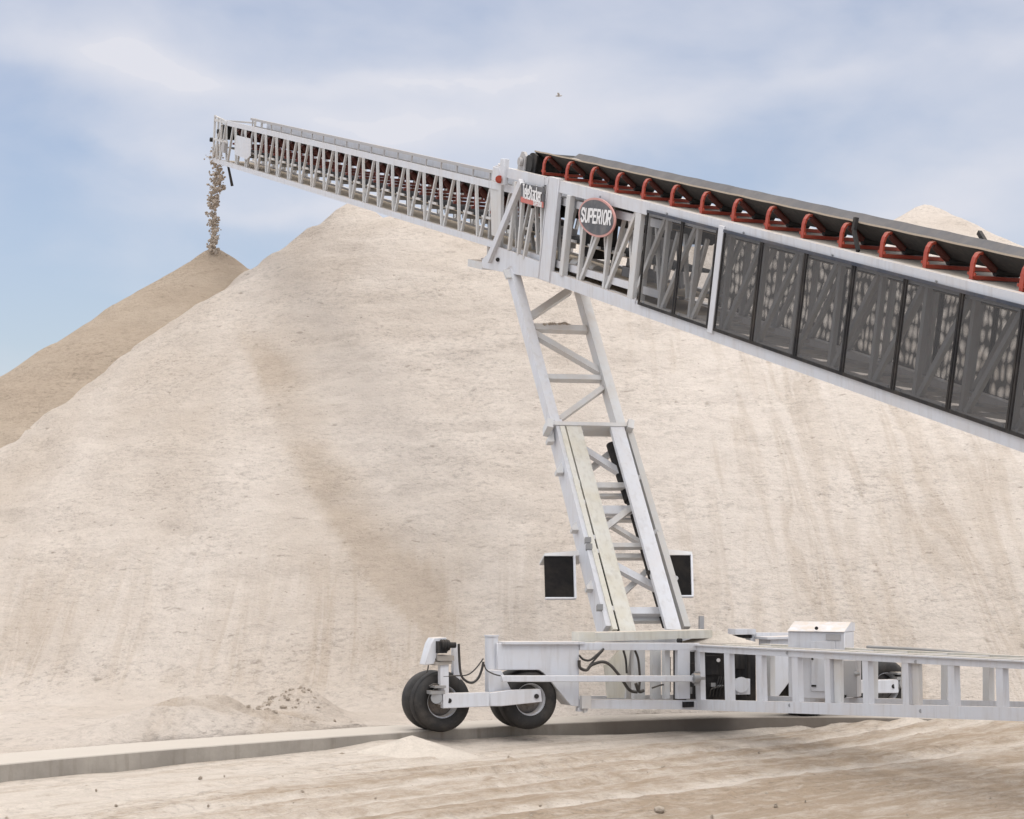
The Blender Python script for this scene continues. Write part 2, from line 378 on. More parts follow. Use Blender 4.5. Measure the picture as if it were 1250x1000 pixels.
Hg = Hg + rut + .035 * fbm(X, Y, .5, 4, 3) + .045 * fbm(X * .45, ln * 2.2, 1.6, 4, 14) * sstep(2.2, 5, ln) + .03 * fbm(X, Y, 2.2, 3, 9) * sstep(2.0, 5.5, ln) + .022 * fbm(X, Y, 5, 2, 21) * sstep(3, 6, ln)
clod = np.maximum(fbm(X, Y, 3.4, 2, 33) - .40, 0) * .18 * sstep(2.5, 4, ln); Hg += clod
tintg = .12 + .72 * sstep(1.6, 6.5, ln + 2.2 * fbm(X, Y, .35, 3, 8)) - .70 * squeeze
strip = np.zeros_like(X)
for c0, wd in ((1.3, .35), (3.0, .3), (5.0, .22), (6.3, .25)):
    strip += np.exp(-((ln - c0 - .5 * fbm(X, Y, .3, 2, 44)) / wd) ** 2) * sstep(-.2, .1, fbm(X, Y, .16, 2, int(50 + c0 * 3)))
tintg = np.clip(tintg - .42 * strip + 1.2 * clod - 2.6 * rut * 0, 0, 1)
Hg = np.where(sg > .15, -.1, Hg)
edge_ = np.minimum(np.minimum(X + 20, 19.9 - X), Y - 14); Hg = Hg - .8 * sstep(3.5, 0, edge_) - .0
grid('sand_ground', xs, ys, Hg, tintg, SAND_GROUND, keep=sg < .3, vec=(along, 53 - rad_ + .5 * fbm(X, Y, .12, 2, 5)), kind='structure')

# ------------------------------------------------------------------ sand piles
def cone(X, Y, c, za, k, rnd=.6, wob=0.0, seed=1):
    dx, dy = X - c[0], Y - c[1]; r = np.hypot(dx, dy); th = np.arctan2(dy, dx)
    kk = k * (1 + wob * (fbm(th * 3 + 20, r * .05, 1.2, 3, seed)))
    return za - kk * (np.sqrt(r * r + rnd * rnd) - rnd)
def P2(x, y, D): p = pt(x, y, D); return (p[0], p[1]), p[2]

xs = np.arange(-34, 44, .17); ys = np.arange(18, 92, .17); X, Y = np.meshgrid(xs, ys)
sg, ar = ring_signed(X, Y)
base = .12 + .12 * sstep(1.5, 4, sg) + .06 * fbm(X, Y, .5, 4, 71)
c1, z1 = P2(434, 246, 68); H = cone(X, Y, c1, z1, .72, .10, .03, 3)
c2, z2 = P2(306, 352, 64.5); Hc2 = cone(X, Y, c2, z2, .80, .5, .03, 4)
ridge = [(474, 268, 67), (530, 284, 66), (600, 298, 65), (700, 300, 64), (830, 303, 64), (960, 296, 65), (1100, 296, 67), (1250, 310, 69), (1420, 330, 72), (1600, 350, 74)]
R3 = [pt(*r) for r in ridge]; Hr = np.full_like(X, -9.)
for a_, b_ in zip(R3[:-1], R3[1:]):
    for t_ in np.linspace(0, 1, 5)[:-1]:
        p_ = a_ * (1 - t_) + b_ * t_; Hr = smax(Hr, cone(X, Y, p_[:2], p_[2], .67, 1.2, .07, 6), .5)
lob, zl = P2(1010, 420, 60); Hr = smax(Hr, cone(X, Y, lob, zl, .60, 4.0, .16, 15), 1.2)
lob, zl = P2(1330, 430, 58); Hr = smax(Hr, cone(X, Y, lob, zl, .60, 4.0, .12, 17), 1.0)
Hp = smax(H, Hr, .5)
c1s = np.maximum(Hp, Hc2)
ext, ze = P2(-60, 660, 56)
Hc2 = smax(Hc2, cone(X, Y, ext, ze, .62, 3, .08, 19), 2.0)
Hall = smax(Hp, Hc2, 1.1)
Hm = smax(Hall, base, 1.0)
# slumped bank at the toe on the left, with its small broken scarp, and a little heap beside it
def bump2(px_, py_, z_, rx, ry, hh):
    p = ptz(px_, py_, z_); return hh * np.exp(-((X - p[0]) / rx) ** 2 - ((Y - p[1]) / ry) ** 2)
Hm += bump2(285, 878, .6, 2.2, 1.7, .75) + bump2(372, 846, 1.0, .7, 1.2, .45) + bump2(215, 884, .5, 1.2, 1.2, .25) + bump2(480, 868, .6, 1.8, 1.4, .25)
Hm += .55 * np.exp(-((X - pt(366, 832, 41)[0]) / .75) ** 2 - ((Y - 41.2) / 1.1) ** 2)
scarp = np.zeros_like(X)
for xa_, wa_, ya_, ha_ in ((236, .75, 37.9, .30), (292, .85, 38.3, .26), (330, .9, 39.6, .14), (180, .9, 37.6, .10)):
    u = X - pt(xa_, 870, ya_)[0]; vv = Y - ya_ + .22 * fbm(X, Y, 1.3, 3, int(xa_)) - .12 * u
    win = np.exp(-(u / wa_) ** 4); Hm += 1.1 * ha_ * win * sstep(-.04, .14, vv) * np.exp(-np.maximum(vv, 0) / 1.2); scarp = np.maximum(scarp, win * sstep(-.22, -.04, vv) * sstep(.30, .14, vv))
face = sstep(1.0, 4.0, Hm)
# avalanche runnels down the right-hand faces, horizontal lips of crust elsewhere
gy, gx = np.gradient(Hm, .17); rt = sstep(2, 8, X)
run = fbm(X * 1.0, Y * .12, .9, 4, 101)
Hm += rt * face * .22 * run + (1 - rt) * face * .10 * fbm(X, Y, .8, 4, 105)
step_ = fbm(X * .35, Hm * 2.2, 1.0, 3, 111); Hm += face * .07 * step_ * (1 - .5 * rt)
rid = 1 - np.abs(fbm(X * .6, Hm * 1.6, 1.1, 4, 240)) * 4; Hm += face * .06 * np.clip(rid, -1, 1)
Hm += .05 * fbm(X, Y, 1.9, 3, 120)
crust = np.maximum(fbm(X * .8, Hm * 3.1, 1.0, 3, 131) - .30, 0); Hm -= face * crust * .35
def project(X, Y, Zv):
    F = Y * ct + (Zv - CZ) * st; U = -Y * st + (Zv - CZ) * ct; return 625 + FL * X / F, 500 - FL * U / F
# tint: a band of darker tan down the hollow between the two left-hand lobes
gx_, gy_ = project(X, Y, Hm); run_ = [(292, 375, 10), (312, 415, 20), (345, 475, 27), (372, 530, 30), (402, 585, 33), (436, 640, 36), (474, 690, 40), (518, 738, 38), (556, 775, 26)]
tan_band = np.zeros_like(X); wobx = 9 * fbm(X, Y, .5, 3, 181); gx2 = gx_ + wobx
cxx = np.interp(gy_, [p[1] for p in run_], [p[0] for p in run_]); cww = np.interp(gy_, [p[1] for p in run_], [p[2] for p in run_])
du_ = (gx2 - cxx) / cww; tan_band = sstep(-1.25, -.7, du_) * sstep(1.9, .2, du_) * sstep(345, 440, gy_) * sstep(800, 740, gy_)
dv = Hp - Hc2
band = np.exp(-((dv + .25) / 1.05) ** 2) * sstep(2.5, 4.0, Hm) * sstep(3.5, -1.5, X)
tp = .06 + .14 * sstep(1, -4, X) + .62 * tan_band * np.clip(.75 + 1.6 * fbm(X * .8, Hm * 1.2, .5, 4, 140), .15, 1.1) + .28 * sstep(0, .4, fbm(X * .9, Y * .25, .35, 3, 150)) + .35 * sstep(.15, -.3, fbm(X, Hm * 2, .3, 3, 160)) * sstep(2, -3, X) * .5
tp += .14 * sstep(c1[0] - .5, c1[0] + 4, X) * sstep(9, 3, X) * sstep(4, 10, Hm) * .8 - .14 * sstep(2, 6, X)
tp += .12 * (1 - face) * sstep(-.1, .3, fbm(X, Y, .5, 3, 170)) + .45 * scarp  # scarp face tinted darker: its shade and damp sand in the colour
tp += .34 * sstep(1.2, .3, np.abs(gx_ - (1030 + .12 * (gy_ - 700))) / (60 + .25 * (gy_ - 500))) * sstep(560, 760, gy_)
runs = .9 * np.maximum(sstep(1.5, 5, X) * sstep(.4, 1.5, Hm), sstep(4.5, 2.0, Hm) * sstep(.3, .8, Hm) * .8)
tp = np.clip(tp, 0, 1)
Hm = np.where(sg < RW + .02, -.2, np.minimum(Hm, .22 + (sg - RW) * .62 + .12 * fbm(X, Y, .6, 3, 260)))
PH_ = Hm.copy(); PX0, PY0 = xs[0], ys[0]
def PILEH(x, y): return PH_[int(round((y - PY0) / .17)), int(round((x - PX0) / .17))]
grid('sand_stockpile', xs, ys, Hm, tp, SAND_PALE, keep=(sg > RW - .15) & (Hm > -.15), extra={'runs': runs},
     label='huge pale sand stockpile with two lobes filling the background behind the wheels', category='sand pile')

xs = np.arange(-42, 10, .2); ys = np.arange(48, 100, .2); X, Y = np.meshgrid(xs, ys)
c0, z0 = P2(262, 303, 70); H0 = cone(X, Y, c0, z0, .665, .22, .04, 205)
H0 += .10 * fbm(X, Y, .9, 4, 210) + .25 * fbm(X, Y, .16, 2, 213) * sstep(-1, -6, H0 - z0)
H0 += .14 * fbm(X * .3, H0 * 2, 1, 3, 215)
t0 = np.clip(.45 + .5 * fbm(X * .4, H0 * 1.8, .8, 3, 220) + .3 * np.exp(-(np.hypot(X - c0[0], Y - c0[1]) / 2.2) ** 2), 0, 1)
grid('sand_cone', xs, ys, H0, t0, SAND_TAN, keep=H0 > -.5, label='fresh darker tan sand cone directly under the falling stream', category='sand pile')

xs = np.arange(-20, 50, .3); ys = np.arange(62, 125, .3); X, Y = np.meshgrid(xs, ys)
c3, z3 = P2(1131, 255, 90); H3 = cone(X, Y, c3, z3, .50, .4, .10, 305)
H3 = np.where(Y > 0, H3 + .25 * np.exp(-(np.hypot(X - c3[0], Y - c3[1]) / .9) ** 2) + .3 * fbm(X, Y, .3, 4, 310) + .35 * fbm(X * .3, H3, .9, 2, 311), 0)
grid('distant_sand_pile', xs, ys, H3, np.clip(.35 + .5 * fbm(X, Y, .3, 3, 320), 0, 1), SAND_PALE, keep=H3 > -.5,
     label='distant peaked sand pile showing above the belt at far right', category='sand pile')

def heap(name, c, r, hh, material, seed, label, zb=0., stretch=(1, 1)):
    V = [(c[0], c[1], zb + hh)]; F = []; NR, NS = 12, 40
    for i in range(1, NR + 1):
        for j in range(NS):
            t = 2 * math.pi * j / NS; rr = r * i / NR * (1 + .12 * math.sin(2 * t + seed) + .06 * math.sin(5 * t + seed * 2))
            k = i / NR; z = zb + hh * ((1 - k) ** 1.15) + random.uniform(-.02, .02) * hh - (.06 if i == NR else 0)
            V.append((c[0] + rr * math.cos(t) * stretch[0], c[1] + rr * math.sin(t) * stretch[1], z))
    F += [(0, 1 + j, 1 + (j + 1) % NS) for j in range(NS)]
    for i in range(NR - 1):
        for j in range(NS): F.append((1 + i * NS + j, 1 + (i + 1) * NS + j, 1 + (i + 1) * NS + (j + 1) % NS, 1 + i * NS + (j + 1) % NS))
    m = MB(); m.poly(V, F); return m.build(name, material, label=label, category='sand heap')
p = ptz(503, 921, .02); heap('sand_heap', (p[0], p[1]), 1.05, .33, SAND_HEAP, 2, 'small smooth white sand heap in front of the concrete kerb', 0, (1, .9))

# clods lying on the haul ground
mb = MB()
def rock(mb, c, r, seed):
    rs = random.Random(seed); t = (1 + 5 ** .5) / 2
    v = [(-1, t, 0), (1, t, 0), (-1, -t, 0), (1, -t, 0), (0, -1, t), (0, 1, t), (0, -1, -t), (0, 1, -t), (t, 0, -1), (t, 0, 1), (-t, 0, -1), (-t, 0, 1)]
    f = [(0, 11, 5), (0, 5, 1), (0, 1, 7), (0, 7, 10), (0, 10, 11), (1, 5, 9), (5, 11, 4), (11, 10, 2), (10, 7, 6), (7, 1, 8), (3, 9, 4), (3, 4, 2), (3, 2, 6), (3, 6, 8), (3, 8, 9), (4, 9, 5), (2, 4, 11), (6, 2, 10), (8, 6, 7), (9, 8, 1)]
    s3 = [rs.uniform(.6, 1.3) for _ in range(3)]
    mb.poly([(c[0] + r * .53 * a * s3[0] * rs.uniform(.8, 1.2), c[1] + r * .53 * b * s3[1] * rs.uniform(.8, 1.2), c[2] + r * .53 * e * s3[2] * rs.uniform(.8, 1.2)) for a, b, e in v], f)
for k in range(45):
    yy = random.triangular(24, 41, 27); xx = random.uniform(-.26, .26) * yy
    sgk, _ = ring_signed(A([xx]), A([yy]))
    if sgk[0] > -1.2: continue
    rock(mb, (xx, yy, random.uniform(.0, .03)), random.choice([.014, .018, .022, .028, .038]), k)
for x_, y_, r_ in ((418, 922, .07), (441, 918, .04), (805, 989, .09)):
    q = ptz(x_, y_, .03); rock(mb, q, r_, int(x_))
for k in range(110):
    D_ = random.uniform(38.4, 41.5); x_ = random.gauss(322, 34) + (D_ - 39.5) * 14; X_ = pt(x_, 870, D_)[0]
    rock(mb, (X_, D_, float(PILEH(X_, D_)) + .01), random.choice([.02, .03, .04, .06]), k + 900)
mb.build('loose_clods', CLOD, kind='stuff', label='loose sand clods scattered over the rutted foreground', category='clods')
# ------------------------------------------------------------------ STACKER
base_pt = pt(787, 780, 41.0)
ST = empty('radial_stacker', (base_pt[0], base_pt[1], 0), label='long white telescoping radial stacker conveyor on twin tyred wheels feeding the sand piles', category='conveyor')
TW = 1.55           # truss width
S0, S1 = -1.55, 31.0

# ---- outer truss
ot = MB()
ot.channel(L(.75, .09, -.115), L(S1, .09, -.115), .23, .18, w, .02)        # near top chord
outer = ot.build('main_truss', WHITE, ST)
m = MB(); m.channel(L(.75, TW - .09, -.115), L(S1, TW - .09, -.115), .23, .18, -w, .02); m.build('far_top_chord', WHITE, outer)
m = MB(); m.channel(L(-.9, .09, -1.93), L(S1, .09, -1.93), .24, .18, w, .02)
for k in range(40):       # bolts standing on the lower chord flange
    s_ = 5.61 + 1.48 * k
    if s_ > S1: break
    for e in (-.17, .17): m.cyl(L(s_ + e, -.012, -1.87), L(s_ + e, -.012, -1.77), .018, seg=6)
m.build('near_bottom_chord', WHITE, outer)
m = MB(); m.channel(L(-.9, TW - .09, -1.93), L(S1, TW - .09, -1.93), .24, .18, -w, .02); m.build('far_bottom_chord', WHITE, outer)
def lattice(q, s_start, count, pitch, rt_, rb_, a_, b_, material, parent, name, skip=()):
    for k in range(count):
        s_ = s_start + k * pitch
        m = MB(); m.beam(L(s_, q, rb_), L(s_, q, rt_), .085, .08, w); m.beam(L(s_ + .10, q + .004, rb_), L(s_ + pitch - .14, q + .004, rt_), .085, .07, w)
        m.build(name, material, parent)
lattice(.10, 2.55, 22, 1.235, -.231, -1.812, 0, 0, WHITE3, outer, 'truss_brace')
lattice(TW - .10, 1.9, 23, 1.235, -.231, -1.812, 0, 0, WHITE3, outer, 'far_brace')
# deck and floor
m = MB(); m.box(L((S1 + .3) / 2, TW / 2, -.012), d, w, n, S1 - .3, TW - .37, .015); m.build('deck_plate', DECK, outer)
m = MB(); m.box(L(3.0, TW / 2, -1.86), d, w, n, 7.5, TW - .37, .012); m.build('floor_plate', FLOOR, outer)
m = MB()
for k in range(19):
    s_ = 7.0 + k * 1.235
    m.beam(L(s_, .19, -1.86), L(s_, TW - .19, -1.86), .10, .06, n)
    m.beam(L(s_ + .08, .19, -1.87), L(s_ + 1.15, TW - .19, -1.87), .07, .05, n)
    m.box(L(s_ + .5, TW * .66, -1.90), d, w, n, .8, .45, .01)
m.build('floor_bracing', WHITE3, outer)
# wide posts of the main truss
m = MB(); m.box(L(1.12, .02, -1.0), d, n, w, .52, 2.08, .10); m.box(L(.82, .10, -1.0), n, w, d, 2.06, .28, .03); m.build('wide_post', WHITE, outer, bevel=.008)
m = MB(); m.box(L(1.95, .02, -1.03), d, n, w, .17, 1.6, .12); m.build('tube_post', WHITE3, outer, bevel=.01)
m = MB(); m.box(L(5.15, .05, -1.03), d, n, w, .24, 1.6, .10); m.box(L(5.38, .14, -1.03), d, n, w, .10, 1.6, .10); m.build('wide_post', WHITE3, outer, bevel=.008)
m = MB(); m.box(L(8.56, -.02, -1.0), d, n, w, .19, 1.84, .05); m.build('wide_post', WHITE, outer, bevel=.008)
# bolts on top chord
m = MB()
for k in range(22):
    s_ = 3.4 + 2.96 * k
    if s_ < S1:
        m = MB(); m.cyl(L(s_, -.0, -.11), L(s_, -.022, -.11), .02, seg=6); m.build('chord_bolt', STEEL, outer)
pass

# ---- screens
PX = [5.61 + 1.48 * k for k in range(15)]
def screen_panel(a_, b_, q, material, side):
    fr = MB(); qq = q
    for s_ in (a_ + .03, b_ - .03): fr.beam(L(s_, qq, -.175), L(s_, qq, -1.83), .042, .03, w)
    fr.beam(L(a_, qq + .001, -1.835), L(b_, qq + .001, -1.835), .05, .026, w)
    P_ = fr.build('screen_panel', BLACKM, ST)
    m = MB(); m.beam(L(a_, qq - .004, -.155), L(b_, qq - .004, -.155), .05, .035, w); m.build('top_rail', NAVY, P_)
    me = bpy.data.meshes.new('mesh_sheet'); c = [L(a_, qq, -1.81), L(b_, qq, -1.81), L(b_, qq, -.17), L(a_, qq, -.17)]
    me.from_pydata([tuple(x) for x in c], [], [(0, 1, 2, 3)]); uv = me.uv_layers.new(name='UVMap')
    for i_, (u_, v_) in enumerate([(a_, 0), (b_, 0), (b_, 1.58), (a_, 1.58)]): uv.data[i_].uv = (u_, v_)
    me.materials.append(material); o = bpy.data.objects.new('mesh_sheet', me); COL.objects.link(o); o.parent = P_
    return P_
gaps = [(PX[0], PX[1]), (PX[1], 8.46)] + [(8.68, PX[3])] + [(PX[k], PX[k + 1]) for k in range(3, 12)]
for k_, (a_, b_) in enumerate(gaps): screen_panel(a_, b_, -.035, MESH0 if k_ < 2 else MESH1, -1)
for a_, b_ in [(5.61, 7.1), (7.1, 8.68)] + gaps[2:]: screen_panel(a_, b_, TW + .035, MESH2, 1)

# ---- idlers (red troughing sets) on the deck
def make_idler():
    fr = MB(); e1, e2 = .20, TW - .20
    fr.box(L(0, TW / 2, .03), w, d, n, TW - .38, .09, .055)
    for e, sg_ in ((e1, 1), (e2, -1)):
        fr.box(L(0, e, .14), n, d, w, .20, .095, .03)
        pts = [L(0, e, .22), L(0, e + sg_ * .015, .30), L(0, e + sg_ * .05, .36), L(0, e + sg_ * .11, .385)]
        for a_, b_ in zip(pts[:-1], pts[1:]): fr.beam(a_, b_ + (b_ - a_) * .12, .095, .03, w + n * .6)
        fr.beam(L(0, e + sg_ * .10, .375), L(0, e + sg_ * .42, .10), .07, .025, n)
        for k in (-1, 1): fr.cyl(L(k * .08, e - sg_ * .0, .06), L(k * .08, e, .10), .02, seg=6)
    I = fr.build('idler', RED, ST)
    pr = [(L(0, e1 + .11, .345), L(0, e1 + .37, .155)), (L(0, TW / 2 - .2, .12), L(0, TW / 2 + .2, .12)), (L(0, e2 - .11, .345), L(0, e2 - .37, .155))]
    for a_, b_ in pr:
        m = MB(); m.cyl(a_, b_, .06, seg=14); m.build('roller', MAROON if a_ is not pr[1][0] else BELTU, I)
    return I
I0 = make_idler()
for k in range(1, 25): copytree(I0, ST, -d * 1.214 * k)

# ---- main belt
def belt_profile(e, up, wd):
    return [(e, up), (e + wd * .34, up - .265), (e + wd * .66, up - .265), (e + wd, up)]
def sweep(prof, s_a, s_b, mats, name, parent, thick=.02, dr=0.0, segs=40, sag=0.0, pitch=1.214):
    m = MB(); P_ = []
    N = len(prof)
    for i in range(segs + 1):
        s_ = s_a + (s_b - s_a) * i / segs; sg_ = -sag * abs(math.sin(math.pi * s_ / pitch))
        for q_, r_ in prof: P_.append(L(s_, q_, r_ + dr * s_ + sg_))
        for q_, r_ in prof: P_.append(L(s_, q_, r_ + dr * s_ - thick + sg_))
    up, un, ed = [], [], []
    for i in range(segs):
        b = i * 2 * N; c = (i + 1) * 2 * N
        for j in range(N - 1): up.append((b + j, b + j + 1, c + j + 1, c + j)); un.append((b + N + j, c + N + j, c + N + j + 1, b + N + j + 1))
        ed += [(b, c, c + N, b + N), (b + N - 1, b + 2 * N - 1, c + 2 * N - 1, c + N - 1)]
    m.v = [tuple(p_) for p_ in P_]; m.f = up + un + ed; m.m = [0] * len(up) + [1] * len(un) + [2] * len(ed)
    return m.build(name, mats, parent)
BP = belt_profile(.27, .458, TW - .54)
belt = sweep(BP, -.75, S1, [BELT, BELTU, BELTE], 'conveyor_belt', ST, thick=.028, segs=220, sag=.008)
m = MB(); m.cyl(L(-.85, .27, .14), L(-.85, TW - .27, .14), .25, seg=28); m.cyl(L(-.85, .20, .14), L(-.85, .27, .14), .20, .22, seg=28); m.build('head_pulley', BELTU, belt)
m = MB(); m.prism([L(-1.02, .235, -.02), L(-.55, .235, -.02), L(-.50, .235, .36), L(-.72, .235, .40), L(-1.02, .235, .3)], w * .03)
m.build('pulley_guard', BLACKM, belt)
m = MB(); m.prism([L(-1.35, .17, .0), L(-.97, .17, .0), L(-.97, .17, .30), L(-1.08, .17, .38), L(-1.20, .17, .38), L(-1.35, .17, .20)], w * .06); m.cyl(L(-1.14, .16, .17), L(-1.14, .10, .17), .09, seg=16)
m.build('bearing_block', GREY, belt)
for k in range(3, 22):   # a skirt of dark return belt under the deck
    pass
sweep([(.3, -.30), (TW - .3, -.30)], 6.0, S1, [BELTU, BELTU, BELTE], 'return_belt', ST, thick=.015, segs=2)
m = MB(); m.beam(L(S1 / 2 + 1.5, .27, -.225), L(S1, .27, -.225), .02, .02, w)
# sand riding on the belt
def load(parent, s_a, s_b, hfun, name, mtl, q0=.50, q1=TW - .50, zb=.285, dr=0, seg=1.0):
    m = MB(); NS = max(6, int((s_b - s_a) * 4)); NQ = 10; V = []
    for i in range(NS + 1):
        s_ = s_a + (s_b - s_a) * i / NS
        for j in range(NQ + 1):
            q_ = q0 + (q1 - q0) * j / NQ; k_ = math.sin(math.pi * j / NQ)
            V.append(L(s_, q_, zb + dr * s_ + hfun(s_) * k_ * random.uniform(.9, 1.08)))
    m.poly(V, [(i * (NQ + 1) + j, i * (NQ + 1) + j + 1, (i + 1) * (NQ + 1) + j + 1, (i + 1) * (NQ + 1) + j) for i in range(NS) for j in range(NQ)])
    return m.build(name, mtl, label='tan sand riding in the troughed belt of the main conveyor' if parent is None else '', category='sand') if parent is None else m.build(name, mtl, parent)
load(None, -1.0, S1, lambda s_: .05 + .02 * math.sin(s_ * 1.1) + (.06 * math.exp(-((s_ - .1) / .45) ** 2)), 'sand_load', SAND_HEAP)
# belt alignment switches
for x_, y_ in ((1088, 270), (1028, 263)):
    pass
m = MB(); m.beam(L(14.35, TW - .22, .40), L(14.12, TW - .20, .53), .07, .06, w); m.build('belt_switch', BLACKM, ST)
m = MB(); m.beam(L(12.75, .16, .02), L(12.45, .22, .30), .06, .05, w); m.beam(L(12.45, .22, .30), L(12.42, .25, .50), .07, .06, w); m.build('belt_switch', BLACKM, ST)

# ---- stinger (telescoping inner conveyor)
DR = .0125
def Ls(s_, q, r): return L(s_, q, r + DR * s_)
SQ0, SQ1 = .12, TW - .12; SA, SB = -26.9, 6.3
m = MB()
m.box(Ls((SA + 1.0 + SB) / 2, SQ0 + .02, -.43), d - n * DR, n + d * DR, w, SB - SA - 1.0, .15, .03)
sting = m.build('inner_truss', WHITE, ST)
m = MB(); m.box(Ls((SA + SB) / 2 + .7, SQ1 - .02, -.43), d - n * DR, n + d * DR, w, SB - SA - 1.4, .15, .03); m.build('far_side_plate', WHITE, sting)
for q_, nm in ((SQ0 + .06, 'near_bottom_chord'), (SQ1 - .06, 'far_bottom_chord')):
    m = MB(); m.beam(Ls(SA - .15, q_, -1.68), Ls(SB, q_, -1.68), .14, .12, w); m.build(nm, WHITE, sting)
for q_, nm in ((SQ0 + .07, 'truss_brace'), (SQ1 - .07, 'far_brace')):
    for k in range(29):
        s_ = -25.4 + 1.165 * k
        if q_ > 1 and s_ > 4: break
        m = MB(); m.beam(Ls(s_ - .08, q_, -1.611), Ls(s_ - .45, q_, -.506), .065, .06, w); m.beam(Ls(s_ + .08, q_, -1.611), Ls(s_ + .45, q_, -.506), .065, .06, w)
        m.build(nm, WHITE3, sting)
m = MB(); m.box(Ls((SA + SB) / 2, TW / 2, -1.665), d - n * DR, w, n + d * DR, SB - SA, SQ1 - SQ0 - .26, .01); m.build('floor_plate', FLOOR, sting)
# hand rail along the stinger
m = MB(); m.beam(Ls(SA + 4.1, SQ0 + .03, -.15), Ls(-2.4, SQ0 + .03, -.15), .07, .04, w)
for k in range(20): m.beam(Ls(-22.6 + k * 1.04, SQ0 + .03, -.36), Ls(-22.6 + k * 1.04, SQ0 + .03, -.15), .05, .03, w)
m.build('guard_rail', GREY, sting)
# belt, idlers and returns of the stinger
sweep([(.30, -.48), (.56, -.70), (TW - .56, -.70), (TW - .30, -.48)], SA + .6, SB, [BELT, BELTU, BELTE], 'inner_belt', ST, thick=.02, dr=DR, segs=30)
sweep([(.30, -1.20), (TW - .30, -1.20)], SA + .6, SB, [BELTU, BELTU, BELTE], 'inner_return_belt', ST, thick=.02, dr=DR, segs=2)
def make_small_idler():
    fr = MB(); s_ = -24.8
    fr.box(Ls(s_, TW / 2, -1.02), w, d, n, SQ1 - SQ0 - .1, .08, .06)
    for e, k in ((SQ0 + .12, 1), (SQ1 - .12, -1)):
        fr.box(Ls(s_, e, -.80), n, d, w, .42, .08, .025); fr.beam(Ls(s_, e + k * .01, -.58), Ls(s_, e + k * .33, -.92), .07, .03, n)
    I = fr.build('inner_idler', RED2, ST)
    m = MB(); m.cyl(Ls(s_, SQ0 + .2, -.60), Ls(s_, SQ0 + .44, -.78), .07, seg=10); m.build('roller', MAROON, I)
    m = MB(); m.cyl(Ls(s_, SQ0 + .46, -.80), Ls(s_, SQ1 - .46, -.80), .07, seg=10); m.build('roller', MAROON, I)
    m = MB(); m.cyl(Ls(s_, SQ1 - .2, -.60), Ls(s_, SQ1 - .44, -.78), .07, seg=10); m.build('roller', MAROON, I)
    m = MB(); m.cyl(Ls(s_ + .4, SQ0 + .15, -1.28), Ls(s_ + .4, SQ1 - .15, -1.28), .06, seg=10); m.build('return_roller', STEEL, I)
    return I
J0 = make_small_idler(); sd_ = -(d - n * DR)
for k in range(1, 21): copytree(J0, ST, sd_ * 1.165 * k)
for k in range(26):
    m = MB(); m.beam(Ls(-24.2 + 1.165 * k, SQ0 + .09, -1.16), Ls(-24.2 + 1.165 * k + .55, SQ0 + .09, -1.16), .05, .04, w); m.build('return_bracket', WHITE3, sting)
# head end of the stinger
HE = empty('x', (0, 0, 0)); bpy.data.objects.remove(HE)
m = MB()
for s_, q_ in ((SA, SQ0), (SA + .45, SQ0), (SA + .85, SQ0), (SA, SQ1), (SA + .8, SQ1)):
    m.beam(Ls(s_, q_, -1.62), Ls(s_ - .12, q_, -.32 + (0 if s_ > SA else .05)), .07, .06, w)
m.beam(Ls(SA - .1, SQ0, -.42), Ls(SA + 1.4, SQ0, -.42), .08, .04, w); m.beam(Ls(SA - .1, SQ0, -1.02), Ls(SA + 1.6, SQ0, -1.02), .07, .05, w)
m.beam(Ls(SA, SQ0, -1.6), Ls(SA + .8, SQ0, -.5), .06, .05, w); m.beam(Ls(SA + .9, SQ0, -1.6), Ls(SA + 1.3, SQ0, -.5), .06, .05, w)
for q_ in (SQ0, SQ1): m.beam(Ls(SA - .12, q_, -.30), Ls(SA + 1.0, q_, -.36), .04, .04, w)
m.beam(Ls(SA - .1, SQ0, -.42), Ls(SA - .1, SQ1, -.42), .06, .05, n)
m.build('head_frame', WHITE3, sting)
m = MB(); m.prism([Ls(SA + 2.8, SQ0 - .03, -.72), Ls(SA + 4.5, SQ0 - .03, -.72), Ls(SA + 4.6, SQ0 - .03, -1.22), Ls(SA + 4.2, SQ0 - .03, -1.36), Ls(SA + 2.8, SQ0 - .03, -1.30)], -w * .02); m.build('side_guard', WHITE, sting)
m = MB(); m.cyl(Ls(SA + .45, SQ0 + .12, -.75), Ls(SA + .45, SQ1 - .12, -.75), .24, seg=24); m.cyl(Ls(SA + .45, SQ0 - .05, -.75), Ls(SA + .45, SQ0 + .1, -.75), .07, seg=12); m.build('discharge_pulley', BELTU, sting)
m = MB(); m.beam(Ls(SA - .12, SQ0, -1.0), Ls(SA - .42, SQ0, -1.08), .05, .05, w); m.cyl(Ls(SA - .34, SQ0 - .06, -1.06), Ls(SA - .34, SQ0 + .06, -1.06), .07, seg=10); m.build('belt_scraper', BLACKM, sting)
m = MB(); q1_ = Ls(SA + 1.55, SQ0 + .1, -1.75); m.cyl(q1_, q1_ + A([.13, 0, -.62]), .035, .045, seg=8); m.build('level_probe', BLACKM, sting)
m = MB(); m.box(Ls(SA + 1.35, SQ0, -1.18), d, n, w, .28, .34, .12); m.build('probe_box', GREY, sting)

